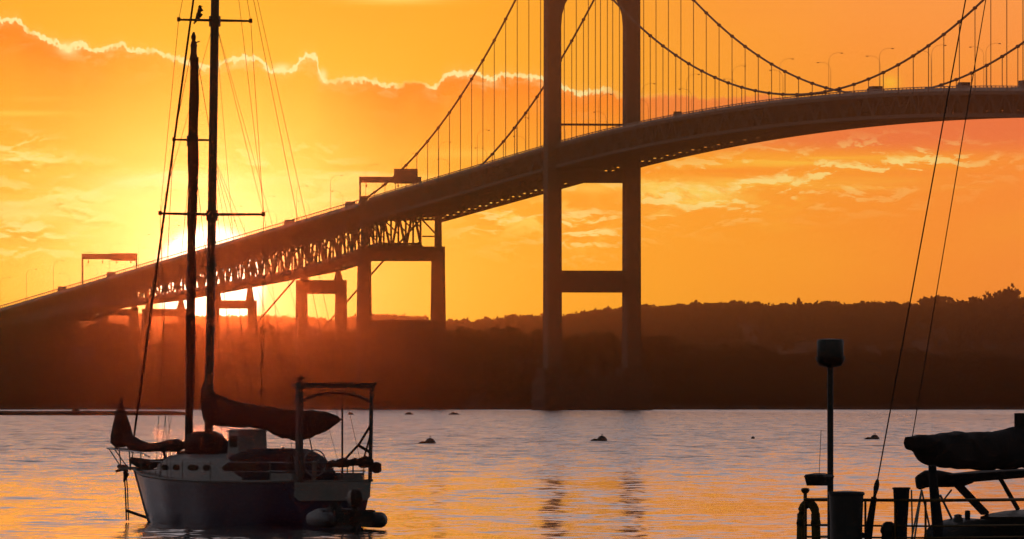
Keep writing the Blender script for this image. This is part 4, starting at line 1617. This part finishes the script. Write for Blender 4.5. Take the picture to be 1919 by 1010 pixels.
    for i, (x, ya, yb) in enumerate(prof2):
        t_, b_ = P(x, ya, 0), P(x, yb, 0)
        c, h = (t_.z + b_.z) / 2, (t_.z - b_.z) / 2
        wd = .12 + .18 * min(1, (x - 1703) / 40)
        ring = []
        for k in range(14):
            th = 2 * math.pi * k / 14
            f = 1 + .22 * mnoise.noise((x / 30.0, math.cos(th) * 1.6, math.sin(th) * 1.6))
            sq = math.copysign(abs(math.sin(th)) ** .7, math.sin(th))
            ring.append((t_.x + .01 * math.cos(k), wd * math.cos(th) * f, c + h * sq * (1 + .5 * (f - 1))))
        rings.append(ring)
    MB().loft(rings).build('sail_cover', M['canvas'], o, True)
    MB().box((P(1912, 796, 0).x, -.14, P(1912, 796, 0).z - .05), (P(1935, 796, 0).x, .14, P(1912, 774, 0).z)).build('deck_light', M['black'], o)
    # mizzen support post in blue canvas
    pp = P(1750, 900, -.9)
    m = MB()
    m.tube([P(1760, 1012, -.9) + Vector((0, 0, -.4)), P(1757, 985, -.9), P(1749, 905, -.9), P(1747, 872, -.9)], [.115, .11, .085, .075], 10)
    m.build('boom_gallows_post', M['blue_canvas'], o, True)
    # hard dodger: roof, rolled side curtain, window frames
    pz = 1.0
    rf = []
    for x, ya, yb in ((1760, 890, 908), (1790, 886, 906), (1830, 882, 894), (1870, 880, 888), (1919, 878, 886), (1990, 878, 886), (2060, 880, 888)):
        a, b = P(x, ya, pz), P(x, yb, pz)
        rf.append([(a.x, pz, a.z), (a.x, pz, b.z), (a.x, -1.3, P(1850, 889, -1.3).z), (a.x, -1.3, P(1850, 882, -1.3).z)])
    roof = MB().loft(rf).build('dodger_roof', M['canvas'], o)
    pts = [P(x, y, pz - .02) for x, y in ((1722, 914), (1727, 902), (1738, 897), (1755, 897), (1775, 899), (1800, 901), (1820, 898))]
    MB().tube(pts, [.06, .15, .17, .17, .15, .12, .08], 10).build('rolled_curtain', M['canvas'], roof, True)
    for xa, ya, xb, yb, wd in ((1787, 900, 1846, 962, .17), (1868, 886, 1908, 955, .055), (1992, 884, 2040, 952, .055)):
        MB().bar(P(xa, ya, pz), P(xb, yb, pz), wd, .07).build('window_frame', M['black'], roof)
    # hazy clear window panes cut between the frames
    gm = bpy.data.materials.new('clear_vinyl')
    gm.use_nodes = True
    gb = gm.node_tree.nodes['Principled BSDF']
    gb.inputs['Base Color'].default_value = (.93, .90, .87, 1)
    gb.inputs['Roughness'].default_value = .03
    gb.inputs['IOR'].default_value = 1.02
    gb.inputs['Transmission Weight'].default_value = 1.0
    for quad in (((1812, 904), (1866, 890), (1900, 954), (1850, 960)), ((1874, 889), (1990, 886), (2034, 950), (1912, 954))):
        q = [P(x, y, pz - .01) for x, y in quad]
        q2 = [Vector((v.x, v.y - .012, v.z)) for v in q]
        MB().loft([q, q2]).build('window_pane', gm, roof)
    # coaming body under the windows
    bd = []
    for x, y in ((1832, 968), (1850, 962), (1880, 957), (1919, 954), (1985, 952), (2060, 952)):
        a = P(x, y, pz)
        bd.append([(a.x, pz - .06, a.z), (a.x, pz - .06, .9), (a.x, -1.6, .9), (a.x, -1.5, a.z)])
    MB().loft(bd).build('cabin_side', M['black'], o)
    m = MB()
    rings = []
    for x, y in ((1752, 1000), (1762, 985), (1775, 978), (1800, 972), (1826, 970), (1840, 972)):
        a = P(x, y, pz - .3)
        rings.append([(a.x, pz - .3 + .25, a.z), (a.x, pz - .3 - .25, a.z - .03), (a.x, pz - .3 - .3, .95), (a.x, pz - .3 + .3, .95)])
    m.loft(rings)
    m.build('cockpit_coaming', M['slate'], o, True)
    c = P(1795, 972, pz - .3)
    MB().lathe((c.x, c.y, c.z), [(.09, -.05), (.10, .0), (.07, .04), (.08, .07), (.03, .09)], 14).build('winch', M['stainless'], o, True)
    c = P(1813, 970, pz - .3)
    MB().lathe((c.x, c.y, c.z), [(.05, -.05), (.055, .06), (.05, .13), (.02, .14)], 12).build('cleat_post', M['black'], o)
    # folding frame tubes under the curtain
    m = MB()
    top = P(1727, 918, pz - .05)
    for x in (1707, 1713, 1748):
        m.tube([top, P(x, 1015, pz - .05)], .020, 6)
    m.tube([P(1708, 918, pz - .05), P(1710, 1012, pz - .05)], .018, 6)
    t2 = P(1783, 918, pz - .05)
    m.tube([t2, P(1766, 940, pz - .05), P(1750, 925, pz - .05)], .018, 6)
    m.tube([P(1762, 928, pz - .05), P(1785, 975, pz - .05)], .024, 6)
    m.build('folding_frame', M['stainless'], o)
    # low drum winch
    c = P(1665, 990, -.5)
    MB().lathe((c.x, c.y, 1.2), [(.15, -.05), (.15, .18), (.13, .42), (.16, .48), (.14, .56), (.10, .63), (.05, .66)], 18).build('capstan', M['black'], o, True)
    # things carried on the stern: canister, vent and lamp box stand here as things of their own
    def world(v): return F.o + Vector((F.d[0] * v.x + F.q[0] * v.y, F.d[1] * v.x + F.q[1] * v.y, v.z))
    c = P(1577, 960, .15)
    zt = P(1577, 921, .15).z
    cn = thing('canister', 'large dark slate canister with a lipped lid standing at the stern rail', 'canister', world(Vector((c.x + .15, .15, 1.235))), F.ang)
    h = zt - 1.235
    MB().lathe((0, 0, 0), [(.30, 0), (.305, h * .5), (.325, h - .07)], 28).build('body', M['slate'], cn, True)
    MB().lathe((0, 0, h - .07), [(.345, 0), (.35, .035), (.33, .065), (.05, .085)], 28).build('lid', M['slate'], cn, True)
    MB().tube([(.29, -.14, h * .32), (.36, -.2, h * .30), (.36, -.2, h * .18), (.29, -.14, h * .16)], .05, 8).build('handle', M['black'], cn)
    c = P(1689, 960, -.75)
    zt = P(1689, 913, -.75).z
    h = zt - 1.235
    vn = thing('vent_cowl', 'tall dark tapered vent cowl wider at its top, between the winch drum and boom post', 'vent', world(Vector((c.x, -.75, 1.235))), F.ang)
    MB().lathe((0, 0, 0), [(.105, 0), (.11, h * .4), (.135, h * .7), (.155, h - .04)], 20).build('body', M['blue_canvas'], vn, True)
    MB().lathe((0, 0, h - .04), [(.172, 0), (.172, .03), (.15, .04), (.02, .03)], 20).build('rim', M['black'], vn, True)
    c = P(1535, 898, .66)
    zt, zb2 = P(1535, 888, .66).z, P(1535, 910, .66).z
    lb = thing('barbecue_box', 'small dark lidded box clamped to the radome pole above the stern rail', 'box', world(Vector((c.x, .66, zb2))), F.ang)
    hh = zt - zb2
    MB().loft([[(-.15, -.18, 0), (.15, -.18, 0), (.15, .18, 0), (-.15, .18, 0)], [(-.17, -.22, hh * .75), (.17, -.22, hh * .75), (.17, .22, hh * .75), (-.17, .22, hh * .75)]]).build('body', M['black'], lb)
    MB().loft([[(-.18, -.23, hh * .75), (.18, -.23, hh * .75), (.18, .23, hh * .75), (-.18, .23, hh * .75)], [(-.16, -.2, hh * .95), (.16, -.2, hh * .95), (.16, .2, hh * .95), (-.16, .2, hh * .95)],
               [(-.05, -.06, hh * 1.08), (.05, -.06, hh * 1.08), (.05, .06, hh * 1.08), (-.05, .06, hh * 1.08)]]).build('lid', M['black'], lb)
    MB().bar((.02, -.2, hh * .5), (pc.x - c.x, -.04, hh * .5), .05).build('clamp', M['black'], lb)
    MB().tube([(0, 0, hh * 1.05), (.06, .0, hh * 1.05 + .8)], .006, 5).build('lanyard', M['rope'], lb)
    # horseshoe lifebuoy hung on the corner of the rail
    c = P(1519, 970, 1.42)
    hs = thing('horseshoe_lifebuoy', 'weathered horseshoe lifebuoy hung on the left corner of the stern rail', 'lifebuoy', world(Vector((c.x - .05, 1.36, c.z))), F.ang)
    pts, rr = [], []
    for t in np.linspace(0, 1, 21):
        if t < .3:
            q = t / .3
            pts.append((-.1, -.16 - .02 * (1 - q), -.55 + .62 * q))
        elif t > .7:
            q = (t - .7) / .3
            pts.append((-.1, .16 + .02 * q, .07 - .62 * q))
        else:
            th = math.pi * (1 - (t - .3) / .4)
            pts.append((-.1, .16 * math.cos(th), .07 + .20 * math.sin(th)))
        rr.append(.085 if .03 < t < .97 else .05)
    MB().tube(pts, rr, 10).build('foam_ring', M['horseshoe'], hs, True)
    for y, z in ((-.165, -.1), (.165, -.1), (0, .27)):
        MB().tube([(-.1, y - .05, z), (-.1, y + .05, z)], .097, 10).build('strap', M['rope'], hs)


build_right_boat()

# ------------------------------------------------------------------ haze
def build_haze():
    mb = MB().box((-1500, -60, -2.4), (1500, 7200, 128))
    m = bpy.data.materials.new('sea_haze')
    m.use_nodes = True
    t = m.node_tree
    t.nodes.remove(t.nodes['Principled BSDF'])
    v = t.nodes.new('ShaderNodeVolumePrincipled')
    v.inputs['Color'].default_value = (1.0, .74, .80, 1)
    v.inputs['Density'].default_value = 4.8e-5
    v.inputs['Anisotropy'].default_value = .990
    t.links.new(v.outputs[0], t.nodes['Material Output'].inputs['Volume'])
    o = mb.build('haze', m)
    o['kind'] = 'stuff'
    o['label'] = 'thin warm sunset haze hanging over the whole bay'


build_haze()
